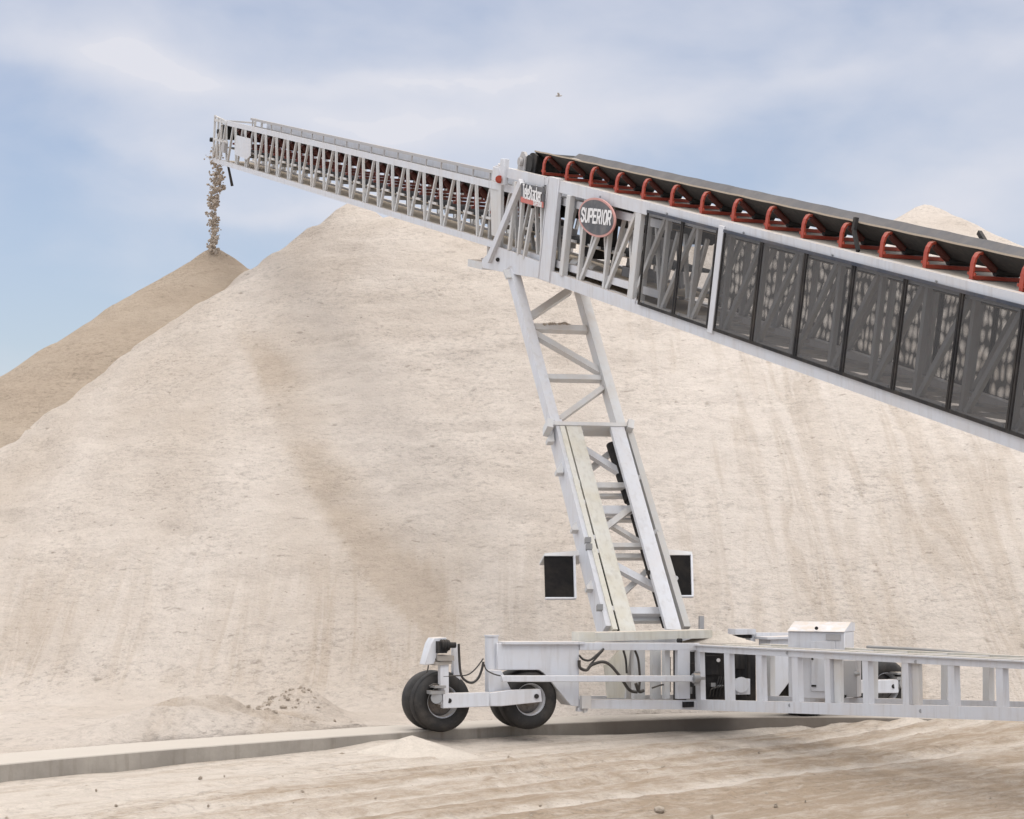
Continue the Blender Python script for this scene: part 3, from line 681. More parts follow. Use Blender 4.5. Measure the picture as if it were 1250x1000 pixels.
# ---- head end of the main truss (winch bay, sheaves, signs)
def bar(m, x0, y0, x1, y1, wd, q=0., dp=.07): m.beam(T(x0, y0, q), T(x1, y1, q), wd, dp, w)
m = MB()
bar(m, 608, 208, 668, 222, .20, .08, .14)
m.beam(L(-1.4, .10, -.07), L(.8, .10, -.09), .14, .16, w)
eb = m.build('end_frame', WHITE, outer)
m = MB(); bar(m, 637, 222, 597, 318, .17, -.05, .10); m.build('end_diagonal', WHITE, eb)
for x0, y0, x1, y1, wd, q in ((631, 222, 622, 305, .09, .0), (640, 224, 633, 312, .07, .0), (651, 255, 640, 316, .07, .0), (636.5, 222, 635.5, 312, .08, .3), (662, 228, 662, 322, .08, .02), (619, 226, 608, 300, .07, .5), (612, 222, 611, 306, .15, .1),
                              (601, 222, 597, 312, .10, .4), (646, 250, 652, 310, .06, .7), (668, 226, 655, 318, .07, .8), (628, 222, 630, 308, .1, 1.2), (655, 226, 660, 318, .1, 1.4)):
    m = MB(); bar(m, x0, y0, x1, y1, wd, q); m.build('truss_brace', WHITE3, eb)
m = MB(); m.prism([T(588, 318, -.02), T(604, 300, -.02), T(613, 303, -.02), T(668, 323, -.02), T(668, 341, -.02), T(640, 337, -.02), T(608, 331, -.02), T(589, 327, -.02)], w * .05)
m.build('foot_plate', WHITE, eb)
m = MB(); bar(m, 594, 322, 612, 326, .16, .6, .9); bar(m, 592, 318, 618, 324, .12, 1.3, .2); m.beam(L(-1.5, .1, -1.98), L(-1.5, TW - .1, -1.98), .2, .12, n); m.build('cross_member', WHITE3, eb)
m = MB()
for x_, y_ in ((601, 304), (607.5, 317)): m = MB(); m.cyl(T(x_, y_, -.06), T(x_, y_, .0), .045, seg=10); m.build('pin', BLACKM, eb)
pass
m = MB(); bar(m, 616.5, 194, 614.5, 226, .24, .0, .12); bar(m, 611, 200, 609, 212, .06, .1, .1); bar(m, 604, 212, 612, 214, .3, .06, .12); m.build('sheave_plate', WHITE, eb, bevel=.01)
m = MB(); m.cyl(T(609.5, 219, -.10), T(609.5, 219, -.02), .085, seg=20); m.cyl(T(609.5, 219, -.14), T(609.5, 219, -.1), .05, seg=12); m.build('sheave', RED, eb)
m = MB()
m.prism([T(598, 220, .15), T(609, 222, .15), T(608, 290, .15), T(600, 287, .15)], w * .03); m.build('guide_plate', WHITE3, eb)
# winch and drive gear inside the bay
m = MB(); m.box(L(-.1, .75, -1.25), d, n, w, .6, .4, .5); m.cyl(L(-.55, .5, -1.15), L(-.55, 1.15, -1.15), .16, seg=16); m.cyl(L(.35, .45, -1.30), L(.35, .75, -1.30), .13, seg=14); wn = m.build('winch', GREY, ST)
m = MB(); m.cyl(L(-.55, .6, -1.15), L(-.55, 1.0, -1.15), .21, seg=18); m.build('drum', BLACKM, wn)
m = MB(); m.box(L(.1, .6, -.62), d, n, w, 1.4, .32, .6); m.build('winch_cover', BLACKM, wn)
m = MB(); m.tube([L(-1.3, .35, -.6), L(-.9, .3, -1.0), L(-.3, .33, -.95), L(.2, .3, -1.35), L(.7, .35, -1.2)], .022); m.tube([L(-1.2, .45, -.5), L(-.6, .4, -.8), L(0, .42, -.75), L(.6, .4, -1.0)], .018); m.build('hose', CABLE, wn)
# drive unit seen right of the wide post
m = MB(); m.box(L(2.0, .70, -.95), d, n, w, .62, .95, .5); dv_ = m.build('drive_housing', BLACKM, ST, bevel=.02)
m = MB(); m.cyl(L(1.9, .5, -1.62), L(2.5, .5, -1.66), .13, seg=16); m.cyl(L(1.6, .45, -1.66), L(1.9, .45, -1.66), .18, seg=16); m.build('gearbox', WHITE3, dv_)
m = MB(); m.cyl(L(2.35, .55, -.45), L(2.35, 1.1, -.45), .13, seg=16); m.build('motor', WHITE2, dv_)
m = MB()
for k, (a0, a1) in enumerate(((2.9, 3.3), (3.7, 3.9), (4.3, 4.9))):
    m.beam(L(a0, .95, -1.8), L(a1, .95, -.4), .15, .1, w); m.beam(L(a1 + .2, 1.1, -1.8), L(a0 + .25, 1.1, -.3), .08, .08, w)
m.build('tail_frame', GREY, dv_)
m = MB(); m.box(L(3.7, .9, -1.55), d, n, w, 1.0, .25, .4); m.cyl(L(4.1, .5, -1.5), L(4.1, .9, -1.5), .14, seg=16); m.build('tail_pulley', GREY, dv_)

# ---- signs
GL = {'S': [(1, .82, .75, 1), (.75, 1, .25, 1), (.25, 1, 0, .8), (0, .8, .1, .6), (.1, .6, .9, .4), (.9, .4, 1, .2), (1, .2, .75, 0), (.75, 0, .25, 0), (.25, 0, 0, .18)],
      'U': [(0, 1, 0, .22), (0, .22, .25, 0), (.25, 0, .75, 0), (.75, 0, 1, .22), (1, .22, 1, 1)], 'P': [(0, 0, 0, 1), (0, 1, .8, 1), (.8, 1, 1, .85), (1, .85, 1, .6), (1, .6, .8, .45), (.8, .45, 0, .45)],
      'E': [(0, 0, 0, 1), (0, 1, 1, 1), (0, .5, .85, .5), (0, 0, 1, 0)], 'R': [(0, 0, 0, 1), (0, 1, .8, 1), (.8, 1, 1, .85), (1, .85, 1, .6), (1, .6, .8, .45), (.8, .45, 0, .45), (.5, .45, 1, 0)],
      'I': [(.5, 0, .5, 1)], 'O': [(.25, 0, .75, 0), (.75, 0, 1, .25), (1, .25, 1, .75), (1, .75, .75, 1), (.75, 1, .25, 1), (.25, 1, 0, .75), (0, .75, 0, .25), (0, .25, .25, 0)],
      'T': [(0, 1, 1, 1), (.5, 1, .5, 0)], 'e': [(0, .35, 1, .35), (1, .35, 1, .55), (1, .55, .75, .7), (.75, .7, .2, .7), (.2, .7, 0, .5), (0, .5, 0, .15), (0, .15, .25, 0), (.25, 0, 1, 0)], 'l': [(.5, 0, .5, 1)],
      't': [(.4, .95, .4, .1), (.4, .05, .9, 0), (0, .7, .9, .7)], 'a': [(.1, .7, .8, .7), (.8, .7, 1, .55), (1, .55, 1, 0), (1, .4, .2, .4), (.2, .4, 0, .2), (0, .2, .2, 0), (.2, 0, 1, 0)],
      'c': [(1, .7, .2, .7), (.2, .7, 0, .5), (0, .5, 0, .2), (0, .2, .2, 0), (.2, 0, 1, 0)], 'k': [(0, 0, 0, 1), (0, .3, .9, .7), (.3, .4, 1, 0)], 'r': [(0, 0, 0, .7), (0, .5, .4, .7), (.4, .7, 1, .7)]}
def text(body, origin, ex, ey, height, width, material, parent, thick=.03, name='lettering'):
    """block lettering cut from flat strokes"""
    wd = [(.35 if ch in 'Il' else 1.0) for ch in body]; gap = .46; tot_ = sum(wd) + gap * (len(body) - 1); u = width / tot_; x_ = -width / 2; nn = np.cross(ex, ey); m = MB(); kz = 0
    for ch, q_ in zip(body, wd):
        for (x0, y0, x1, y1) in GL[ch]:
            a_ = origin + ex * (x_ + x0 * q_ * u) + ey * ((y0 - .5) * height); b_ = origin + ex * (x_ + x1 * q_ * u) + ey * ((y1 - .5) * height); ax_ = unit(b_ - a_)
            kz += 1; m.beam(a_ - ax_ * thick * .35, b_ + ax_ * thick * .35, thick, .004 + .0001 * (kz % 9), nn)
        x_ += (q_ + gap) * u
    return m.build(name, material, parent)
sx = unit(T(670, 260) - T(630, 250))        # along the sign, reading left to right
sC = T(728, 265.5, -.10); e1 = -d; e2 = n
rx = .70; ry = .70
m = MB(); NS = 48; m.cyl(sC, sC + w * .03, .1)   # backing hub
m = MB(); m.prism([sC + e1 * .86 * math.cos(2 * math.pi * k / NS) + e2 * .365 * math.sin(2 * math.pi * k / NS) for k in range(NS)], w * .03)
sign = m.build('round_sign', SIGNRING, ST)
m = MB(); m.prism([sC - w * .006 + e1 * .80 * math.cos(2 * math.pi * k / NS) + e2 * .325 * math.sin(2 * math.pi * k / NS) for k in range(NS)], w * .004); m.build('sign_face', SIGNDK, sign)
# the word runs level across the disc, just as it was mounted
text('SUPERIOR', sC - w * .012 + e2 * .02, unit(e1 + e2 * .06), e2, .24, 1.36, SIGNWH, sign, .05)
q4 = [T(636, 223.5, -.09), T(664, 229.5, -.09), T(663, 254.5, -.09), T(635.5, 247, -.09)]
m = MB(); m.prism(q4, w * .02); sg2 = m.build('banner_sign', SIGNDK, ST)
qq = [T(635.6, 239.8, -.096), T(663.2, 246.8, -.096), T(663, 254, -.096), T(635.5, 246.6, -.096)]
m = MB(); m.prism(qq, w * .004); m.build('red_band', SIGNRD, sg2)
mid = T(649.5, 236, -.104); ex = unit(T(663, 240) - T(636, 232.8)); ey = unit(T(636, 223.5) - T(635.5, 247))
text('TeleStacker', mid, ex, ey, .26, 1.0, SIGNWH, sg2, .036)
text('SUPERIOR', T(656, 249, -.104), ex, ey, .085, .44, SIGNWH, sg2, .016, name='small_lettering')

# ------------------------------------------------------------------ support column
topc = pt(668, 345, 46.1); colax = topc - base_pt
CP = Plane(base_pt, w, colax); CN = CP.n      # CN points away from viewer
def C(x, y, q=0): return CP.at(x, y, q)
def cb(m, x0, y0, x1, y1, wd, q=0., dp=.15): m.beam(C(x0, y0, q), C(x1, y1, q), wd, dp, CN)
m = MB(); cb(m, 626, 332, 679, 530, .20, 0, .24); up = m.build('upper_column', WHITE, ST)
m = MB(); cb(m, 634, 345, 686, 530, .04, -.05, .1); m.build('wear_strip', FLOOR, up)
m = MB(); cb(m, 708, 352, 758, 530, .20, 0, .24); m.build('column_leg', WHITE3, up)
for x0, y0, x1, y1, wd in ((646, 388, 694, 356, .15), (652, 400.5, 716, 403, .16), (652, 408, 733, 455, .15), (664, 461.5, 737, 463, .13), (682, 513, 736, 474, .11)):
    m = MB(); cb(m, x0, y0, x1, y1, wd, .02, .12); m.build('cross_brace', WHITE3, up)
m = MB(); p_ = C(675, 397.2, .0); 
for k in range(16):
    q = C(664 + k * 2.1, 397.5 + random.uniform(-.3, .5)); rock(m, q + Z * .02, random.uniform(.03, .07), k + 40)
m.build('caked_sand', CLOD, up)
m = MB(); m.cyl(T(625, 333, .0), T(625, 333, .3), .14, seg=16); m.cyl(T(707, 350, .2), T(707, 350, .5), .12, seg=16); m.beam(C(622, 330, -.05), C(626, 340, -.05), .3, .06, CN); m.build('pivot_pin', WHITE3, up)
m = MB(); m.beam(T(686, 341, .1), T(686, 350, .1), .03, .03, w); m.build('bracket', WHITE3, up)

# outer sleeve
m = MB(); cb(m, 677, 520, 740, 772, .16, -.02, .42); sl = m.build('column_sleeve', WHITE, ST)
for (x_, y_) in ((673, 537), (684, 575), (703, 645), (721, 717)):
    m = MB(); m.prism([C(x_ - 5, y_ - 2, -.10), C(x_ + 3, y_ - 12, -.10), C(x_ + 4, y_ + 2, -.10), C(x_ - 4, y_ + 2, -.10)], CN * .12); m.build('gusset', WHITE3, sl)
m = MB(); cb(m, 684.5, 524, 749, 772, .10, -.16, .2); m.build('inner_channel', WHITE2, sl)
m = MB(); cb(m, 690, 539, 754.5, 770, .085, -.20, .03); m.build('slot_dark', CURTAIN, sl)  # black bar standing in for the dark of the open slot
for y0_ in (588, 612, 655, 672, 742):
    m = MB(); xx_ = 690 + (y0_ - 539) * .2785; cb(m, xx_ - 4, y0_, xx_ + 4, y0_ + 1, .10, -.222, .02); m.build('slot_tie', WHITE3, sl)
m = MB(); cb(m, 699, 520, 766, 772, .32, -.20, .08); m.build('wide_flange', WHITE2, sl)
m = MB(); cb(m, 751.5, 518, 822, 770, .30, -.20, .08); m.build('wide_flange', WHITE, sl)
m = MB(); cb(m, 763.5, 522, 836, 770, .13, -.05, .28); m.build('side_channel', GREYL, sl)
m = MB(); cb(m, 669, 519.5, 769, 521.5, .09, -.18, .16); cb(m, 712, 524.5, 750, 525, .10, -.05, .3); m.build('collar', WHITE3, sl)
m = MB(); cb(m, 669, 517, 669, 527, .12, -.18, .3); cb(m, 768, 518, 767, 528, .12, -.18, .3); m.build('collar_lug', WHITE3, sl)
for x0, y0, x1, y1, wd, q in ((706, 545, 756, 577, .15, .1), (718, 575, 746, 553, .12, .3), (722, 594, 765, 594, .13, .05), (724, 606, 765, 606, .07, .2), (728, 624, 776, 624, .20, .12), (732, 650, 775, 617, .12, .0),
                              (742, 639, 783, 664, .10, .1), (740, 667, 790, 667, .10, .05), (745, 680, 792, 680, .10, .2), (748, 690, 804, 720, .16, .05), (758, 727, 790, 697, .10, .25), (760, 747, 812, 747, .15, .05), (762, 757, 812, 757, .10, .2), (736, 635, 776, 635, .06, .3)):
    m = MB(); cb(m, x0, y0, x1, y1, wd, q, .1); m.build('cross_brace', WHITE3 if wd < .14 else WHITE, sl)
m = MB(); m.cyl(C(746, 543, .12), C(768, 612, .12), .10, seg=14); m.cyl(C(768, 612, .12), C(812, 765, .12), .06, seg=12); m.build('hydraulic_cylinder', BLACKM, sl)
m = MB(); m.cyl(C(696, 548, .02), C(712, 610, .02), .05, seg=10); m.build('hydraulic_cylinder', BLACKM, sl)
for x_, y_ in ((719, 668), (717.5, 660), (732, 742)):
    m = MB(); m.box(C(x_, y_, -.26), w, CN, Z, .12, .06, .1); m.build('clamp', STEEL, sl)
for x_, y_ in ((780, 583), (801, 649), (825, 706)):
    m = MB(); m.cyl(C(x_, y_, -.18), C(x_, y_, -.05), .05, seg=8); m.build('pin', WHITE3, sl)
m = MB(); m.cyl(C(791.5, 699, -.2), C(791.5, 699, -.12), .045, seg=12); m.build('port', BLACKM, sl)
# rubber guards hung either side
def guard(x0, x1, y0, y1, xa, q=.15):
    m = MB(); m.prism([C(x0, y0, q), C(x1, y0, q), C(x1 + 1.5, y1, q), C(x0 + 1.5, y1, q)], CN * .03); g_ = m.build('rubber_guard', CURTAIN, ST)
    m = MB(); m.beam(C(x1 + .8, y0, q - .01), C(x1 + 2.2, y1, q - .01), .04, .05, CN); m.beam(C(x0 + 1, y1 + .8, q - .01), C(x1 + 3, y1 + .8, q - .01), .03, .05, CN); m.build('guard_edge', WHITE, g_)
    m = MB(); m.prism([C(x0, y0, q - .02), C(x0, y0 - 3, q - .02), C(xa, y0 - 7, q - .02), C(xa + (1 if xa > x0 else -1), y0 - 1, q - .02), C(x1, y0, q - .02)] if xa > x1 else
                      [C(xa, y0 - 7, q - .02), C(x1 + 2, y0 - 4, q - .02), C(x1 + 2, y0, q - .02), C(xa, y0, q - .02)], CN * .3); m.build('guard_bracket', WHITE3, g_)
guard(664.5, 700, 678.5, 730, 712); guard(810, 843, 677.5, 727.5, 812)

# ------------------------------------------------------------------ axle frame
A0 = A([2.36, 39.4, 0]); AP = Plane(A0, w, Z)   # n = +h (away)
def Ax(x, y, q=0): return AP.at(x, y, q)
def loc(P): P = A(P); v = P - A0; return np.dot(v, w), np.dot(v, h), P[2]
def W3(a_, b_, z_): return A0 + w * a_ + h * b_ + Z * z_
AXLE = None
m = MB(); m.beam(Ax(706, 789, .05), Ax(852, 789.5, .05), .13, .14, h); axf = m.build('axle_frame', WHITE, ST, bevel=.006)
m = MB(); m.beam(Ax(706, 859, .05), Ax(852, 860.5, .05), .16, .14, h); m.beam(Ax(704, 866, .05), Ax(716, 866, .05), .07, .1, h); m.build('lower_chord', WHITE, axf)
m = MB(); m.beam(Ax(706, 789, 1.6), Ax(900, 780, 1.6), .13, .14, h); m.beam(Ax(706, 855, 1.6), Ax(900, 852, 1.6), .16, .14, h); m.build('rear_chord', WHITE, axf)
m = MB(); m.beam(Ax(706, 777.5, .9), Ax(862, 773.5, .9), .15, .5, h); m.beam(Ax(702, 781, .4), Ax(722, 781, .4), .28, .3, h); m.build('saddle_beam', WHITE2, axf)
m = MB(); m.beam(Ax(612, 828.5, -.22), Ax(846, 828.5, -.22), .11, .09, h); m.build('tie_rod', WHITE, axf, bevel=.01)
m = MB(); m.cyl(Ax(846, 828, -.26), Ax(853, 828, -.26), .09, seg=12); m.beam(Ax(851, 820, -.24), Ax(851, 837, -.24), .1, .06, h); m.beam(Ax(843, 828, -.2), Ax(858, 828, -.2), .05, .2, h); m.build('rod_end', STEEL, axf)
for x_, wd, q in ((712, .0, 0), (833, .24, .04), (800, .16, .4), (779, .22, .8), (767, .14, 1.3), (813, .10, .2)):
    if wd:
        m = MB(); m.beam(Ax(x_, 853, q), Ax(x_, 793, q), wd, .12, h); m.build('frame_post', WHITE if q < .1 else WHITE3, axf)
m = MB(); m.prism([Ax(738, 812, .7), Ax(760, 790, .7), Ax(770, 790, .7), Ax(762, 852, .7), Ax(742, 852, .7)], h * .05); m.build('gusset', WHITE2, axf)
m = MB(); m.box(Ax(715, 857, -.06), w, Z, h, .18, .22, .08); m.beam(Ax(713, 863, -.04), Ax(714, 870, -.04), .05, .05, h); m.build('lug', WHITE3, axf)
m = MB(); m.box(Ax(840, 860, -.04), w, Z, h, .22, .10, .03); m.build('cable_slot', BLACKM, axf)
m = MB(); m.tube([Ax(816, 802, .3), Ax(816, 845, .3)], .04, smooth=False); m.beam(Ax(814.5, 808, .25), Ax(814.5, 828, .25), .09, .08, h); m.build('filter', BLACKM, axf)
HO = [([(707, 800), (712, 805), (720, 806), (728, 800), (737, 792)], .02), ([(707, 806), (708, 815), (716, 818), (722, 812), (735, 808), (745, 812), (757, 826), (768, 842), (778, 845)], .028),
      ([(775, 794), (779, 805), (781, 826), (780, 842)], .022), ([(761, 794), (764, 806), (765, 822)], .02), ([(796, 840), (808, 836), (816, 836)], .015), ([(776, 834), (780, 844), (786, 843)], .03), ([(720, 812), (728, 803), (736, 794)], .018)]
for pts_, r_ in HO:
    m = MB(); m.tube([Ax(x_, y_, -.05 if x_ < 760 else .2) for x_, y_ in pts_], r_); m.build('hose', CABLE, axf)

def side_set(sgn):
    """one end of the axle: box outrigger, king post, walking beam, two twin wheels, steering motor; sgn +1 = surveyed end, -1 = mirrored end"""
    def M(x, y, q=0):
        a_, b_, z_ = loc(Ax(x, y, q)); return W3(a_, b_, z_) if sgn > 0 else W3(-a_ + 1.65, b_ + .75, z_)
    wf = w if sgn > 0 else -w
    tag = {} if sgn > 0 else {}
    m = MB(); m.prism([M(607, 785, .0), M(707, 785, .0), M(707, 863, .0), M(697, 861.5, .0), M(664, 822, .0), M(658, 818, .0), M(607, 818, .0)], h * .45)
    og = m.build('outrigger', WHITE, ST, bevel=.01)
    m = MB(); m.beam(M(607, 784.5, .2), M(707, 784.5, .2), .04, .52, h); m.build('top_flange', WHITE, og)
    m = MB(); m.cyl(M(600, 776, .2), M(600, 852, .2), .115, seg=20); m.cyl(M(600, 775, .2), M(600, 777, .2), .13, seg=20); m.build('king_post', WHITE, og)
    m = MB(); m.prism([M(597, 818, -.05), M(612, 818, -.05), M(624, 842, -.05), M(617, 857, -.05), M(605, 862, -.05), M(596, 856, -.05)], h * .16); m.cyl(M(606, 852, -.08), M(606, 852, .0), .07, seg=14); m.build('pivot_bracket', WHITE, og, bevel=.01)
    m = MB(); m.prism([M(541, 846.5, -.22), M(598, 845, -.22), M(598, 862.5, -.22), M(541, 865, -.22)], h * .14)
    wb = m.build('walking_beam', WHITE, ST, bevel=.01)
    m = MB(); m.prism([M(598, 846, -.20), M(622, 842.5, -.20), M(660, 841, -.20), M(662, 857, -.20), M(612, 862.3, -.20), M(598, 862.3, -.2)], h * .12); m.build('beam_arm', WHITE, wb, bevel=.01)
    m = MB()
    for x_, y_ in ((548.5, 855.5), (655, 850)): m = MB(); m.cyl(M(x_, y_, -.225), M(x_, y_, -.19), .042, seg=14); m.build('pin', BLACKM, wb)
    def wheel(x_, y_):
        R_ = .515; c = M(x_, y_, .20); c[2] = RT + R_ - .012
        prof = [(.27, -.14), (.30, -.165), (.36, -.185), (.43, -.18), (.475, -.155), (.503, -.11), (.512, -.06), (.515, 0), (.512, .06), (.503, .11), (.475, .155), (.43, .18), (.36, .185), (.30, .165), (.27, .14)]
        W_ = MB(); W_.lathe(c, h, prof, 48)
        for e in (-.075, -.025, .025, .075): W_.lathe(c, h, [(.5165, e - .018), (.5195, e), (.5165, e + .018)], 48)
        wo = W_.build('wheel', TYRE, ST)
        m = MB(); m.lathe(c + h * .44, h, prof, 48); m.build('rear_tyre', TYRE, wo)
        m = MB()
        for cc in (c, c + h * .44): m.lathe(cc, h, [(.272, -.145), (.285, -.15), (.29, -.135), (.262, -.12), (.25, -.06), (.245, 0), (.25, .1), (.275, .14)], 40)
        m.build('rim', WHITE, wo)
        m = MB(); m.lathe(c, h, [(.25, .02), (.20, -.02), (.12, -.03), (.10, -.10), (.06, -.13), (.0, -.13)], 28)
        for k in range(8):
            t = k * math.pi / 4; u_ = w * math.cos(t) + Z * math.sin(t); m.cyl(c + u_ * .16 - h * .02, c + u_ * .16 - h * .06, .014, seg=6)
        m.build('hub', GREYD, wo); return wo
    wheel(537, 852); wheel(643.5, 848)
    # planetary drive and steering leg at the outer wheel
    m = MB(); m.cyl(M(533, 852, -.2), M(533, 852, .1), .10, seg=14); m.box(M(532, 845, -.12), w, Z, h, .26, .06, .2); m.box(M(534, 838, -.1), w, Z, h, .2, .04, .3); dr_ = m.build('drive_hub', STEEL, ST)
    if sgn < 0: return
    m = MB(); m.beam(M(541.5, 860, -.1), M(541, 804, -.1), .15, .14, h); sl_ = m.build('steering_leg', WHITE, ST, bevel=.008)
    m = MB(); m.beam(M(556.5, 846, .12), M(556, 786, .12), .12, .12, h); m.build('rear_leg', WHITE, sl_)
    m = MB(); m.prism([M(519, 812, -.12), M(526, 786, -.12), M(530, 779, -.12), M(545, 778, -.12), M(547, 796, -.12), M(534, 798, -.12), M(530, 811, -.12)], h * .3); m.build('motor_cover', WHITE, sl_, bevel=.01)
    m = MB(); m.beam(M(531, 803, -.05), M(550, 803, -.05), .09, .35, h); m.beam(M(528, 810, -.05), M(548, 808, -.05), .06, .3, h); m.build('cross_plate', DECK, sl_)
    m = MB(); m.box(M(538.5, 790, -.18), w, Z, h, .15, .2, .18); m.cyl(M(538, 788, -.22), M(548, 787.5, -.22), .09, seg=14); m.cyl(M(548, 787.5, -.22), M(556, 787.5, -.22), .05, seg=12)
    for k in range(3): m.cyl(M(538.5 + k * 3, 788, -.22), M(540 + k * 3, 788, -.22), .105, seg=14)
    m.build('steering_motor', BLACKM, sl_)
    for pts_, r_ in (([(560, 786), (560.5, 800), (562, 820), (566, 829), (575, 833.5), (583, 829), (588, 818), (590, 808)], .022), ([(541, 826), (556, 825), (570, 824), (580, 817), (590, 804)], .012), ([(591, 811), (594, 818), (603, 823), (611, 825)], .012), ([(523, 812), (522, 818), (520, 822)], .012), ([(524, 838), (530, 835), (536, 836)], .012)):
        m = MB(); m.tube([M(x_, y_, -.16) for x_, y_ in pts_], r_); m.build('hose', CABLE, sl_)
side_set(1); side_set(-1)

# ------------------------------------------------------------------ ladder frame back to the tail pivot
LP = Plane(Ax(850, 828, 0), h, Z)     # its n = w
def Ld(x, y, q=0): return LP.at(x, y, q)
def slope_at(x, a0, a1): return a0 + (a1 - a0) * (x - 850) / 400.
m = MB(); m.beam(Ld(842, 791, .06), Ld(2400, 869.1, .06), .12, .12, w); m.beam(Ld(842, 787, .04), Ld(1620, 825.5, .04), .02, .17, w); lf = m.build('ladder_frame', WHITE, ST)
m = MB(); m.beam(Ld(842, 860, .06), Ld(2400, 906.1, .06), .185, .13, w); m.build('lower_chord', WHITE, lf)
for q_, dz in ((.72, 0), (1.5, 0)):
    m = MB(); m.beam(Ld(842, 790.5, 0) + w * q_, Ld(2400, 873, 0) + w * q_, .09, .12, w); m.build('deck_rail', WHITE2, lf)
m = MB(); m.beam(Ld(842, 858, 0) + w * 1.5, Ld(2400, 904, 0) + w * 1.5, .18, .12, w); m.build('far_lower_chord', WHITE, lf)
for k in range(18):
    x_ = [850, 886, 925, 969, 1008.5, 1055, 1104, 1160, 1219, 1290, 1370, 1460, 1560, 1675, 1805, 1950, 2120, 2320][k] + 4
    wd = .20 if k < 4 else (.17)
    yt = 793 + (x_ - 850) * .0512; yb = 853 + (x_ - 850) * .0245
    m = MB(); m.beam(Ld(x_ + 1.5, yb + 1, .06), Ld(x_, yt, .06), wd, .10, w); m.build('frame_post', WHITE, lf)
    if k in (4, 6):
        m = MB(); m.beam(Ld(x_ + 12, yb + 1, .10), Ld(x_ + 11, yt, .10), .20, .06, w); m.build('frame_post', WHITE3, lf)
    m = MB(); a_ = Ld(x_, yb, .06) + w * 1.44; b_ = Ld(x_, yt, .06) + w * 1.44; m.beam(a_, b_, .17, .10, w); m.build('far_post', WHITE3, lf)
    m = MB(); m.beam(Ld(x_, yt - 2, .12), Ld(x_, yt - 2, 0) + w * 1.44, .08, .06, Z); m.build('rung', WHITE3, lf)
m = MB(); p0 = Ld(1053, 790, 1.6); p1 = Ld(1560, 822, 1.6)
k1 = AP
m.tube([p0 + w * .1, p0 * .8 + p1 * .2 + Z * .01 + w * .1, p0 * .5 + p1 * .5 - Z * .03 + w * .1, p1 + w * .1], .032); m.build('conduit', STEEL, lf)
for x_, y_ in ((961, 797), (1118, 808), (1124, 868), (964, 861)):
    m = MB(); m.cyl(Ld(x_, y_, -.01), Ld(x_, y_, .02), .03, seg=8); m.build('chord_bolt', STEEL, lf)

tp_ = L(30.2, TW / 2, -2.3)
m = MB(); m.cyl((tp_[0], tp_[1], -.1), (tp_[0], tp_[1], tp_[2]), .35, seg=24); m.box((tp_[0], tp_[1], tp_[2] + .12), h, w, Z, 1.2, 2.0, .24); m.box((tp_[0], tp_[1], .1), h, w, Z, 1.8, 1.8, .4); m.build('tail_pivot', WHITE3, ST, bevel=.02)

# power unit inside the frame
m = MB(); m.box(Ax(872, 824, .75), w, Z, h, 1.25, .98, .9); pu = m.build('power_unit', BLACKM, ST, bevel=.02)
for x_, y_, a_, b_ in ((846, 820, .2, .3), (868, 812, .3, .35), (900, 808, .3, .25)):
    m = MB(); m.box(Ax(x_, y_, .27), w, Z, h, a_, b_, .03); m.build('access_panel', GREY if x_ == 1 else BLACKM, pu, bevel=.004)
m = MB(); m.cyl(Ax(877, 806, .26), Ax(877, 806, .22), .035, seg=12); m.build('gauge', SIGNWH, pu)
m = MB(); m.box(Ax(870, 836, .22), w, Z, h, .09, .07, .05); m.box(Ax(879, 838, .22), w, Z, h, .12, .05, .05); m.box(Ax(835, 843, .24), w, Z, h, .3, .12, .06); m.build('valve_block', STEEL, pu)
m = MB()
for k in range(5): m.tube([Ax(866 + k * 4, 850, .2), Ax(868 + k * 4, 842 - k, .15), Ax(874 + k * 3, 838, .2), Ax(878 + k * 3, 826, .24)], .014)
m.build('hose', CABLE, pu)
m = MB(); m.box(Ax(905, 838, .1), w, Z, h, .25, .28, .2); m.cyl(Ax(905, 836, -.04), Ax(905, 836, .1), .14, seg=20); m.build('blower', WHITE, pu)
m = MB(); m.beam(Ax(914, 850, .15), Ax(914, 796, .15), .05, .06, h); m.build('frame_bar', BLACKM, pu)
# control cabinet with a sloping lid
yaw = Matrix.Rotation(math.radians(-24), 3, 'Z'); ce = A(yaw @ Vector((1, 0, 0))); cn = A([-ce[1], ce[0], 0])
cc = pt(997, 853, 38.0)
m = MB()
def cbx(a_, b_, z_): return cc + ce * a_ + cn * b_ + Z * z_
m.prism([cbx(-.50, 0, 0), cbx(.50, 0, 0), cbx(.50, 0, 1.14), cbx(-.50, 0, 1.14)], cn * .6)
cab = m.build('control_cabinet', WHITE, ST, bevel=.012)
m = MB(); m.poly([cbx(-.505, -.04, 1.142), cbx(.505, -.04, 1.142), cbx(.505, .64, 1.142), cbx(-.505, .64, 1.142), cbx(-.505, .40, 1.30), cbx(.505, .40, 1.30), cbx(.505, .64, 1.28), cbx(-.505, .64, 1.28)],
                  [(0, 1, 2, 3), (0, 1, 5, 4), (4, 5, 6, 7), (2, 3, 7, 6), (1, 2, 6, 5), (0, 3, 7, 4)]); m.build('lid', WHITE, cab)
m = MB(); m.box(cbx(.12, -.012, .55), ce, Z, cn, .42, .85, .02); m.build('door', WHITE, cab, bevel=.005)
m = MB(); m.box(cbx(-.06, -.03, .72), ce, Z, cn, .03, .12, .03); m.box(cbx(-.04, -.03, .22), ce, Z, cn, .08, .03, .03); m.cyl(cbx(.02, -.03, 1.2), cbx(.02, -.06, 1.2), .03, seg=8); m.build('handle', BLACKM, cab)
m = MB(); m.box(cbx(.30, -.012, 1.05), ce, Z, cn, .25, .1, .01); m.build('vent', GREY, cab)
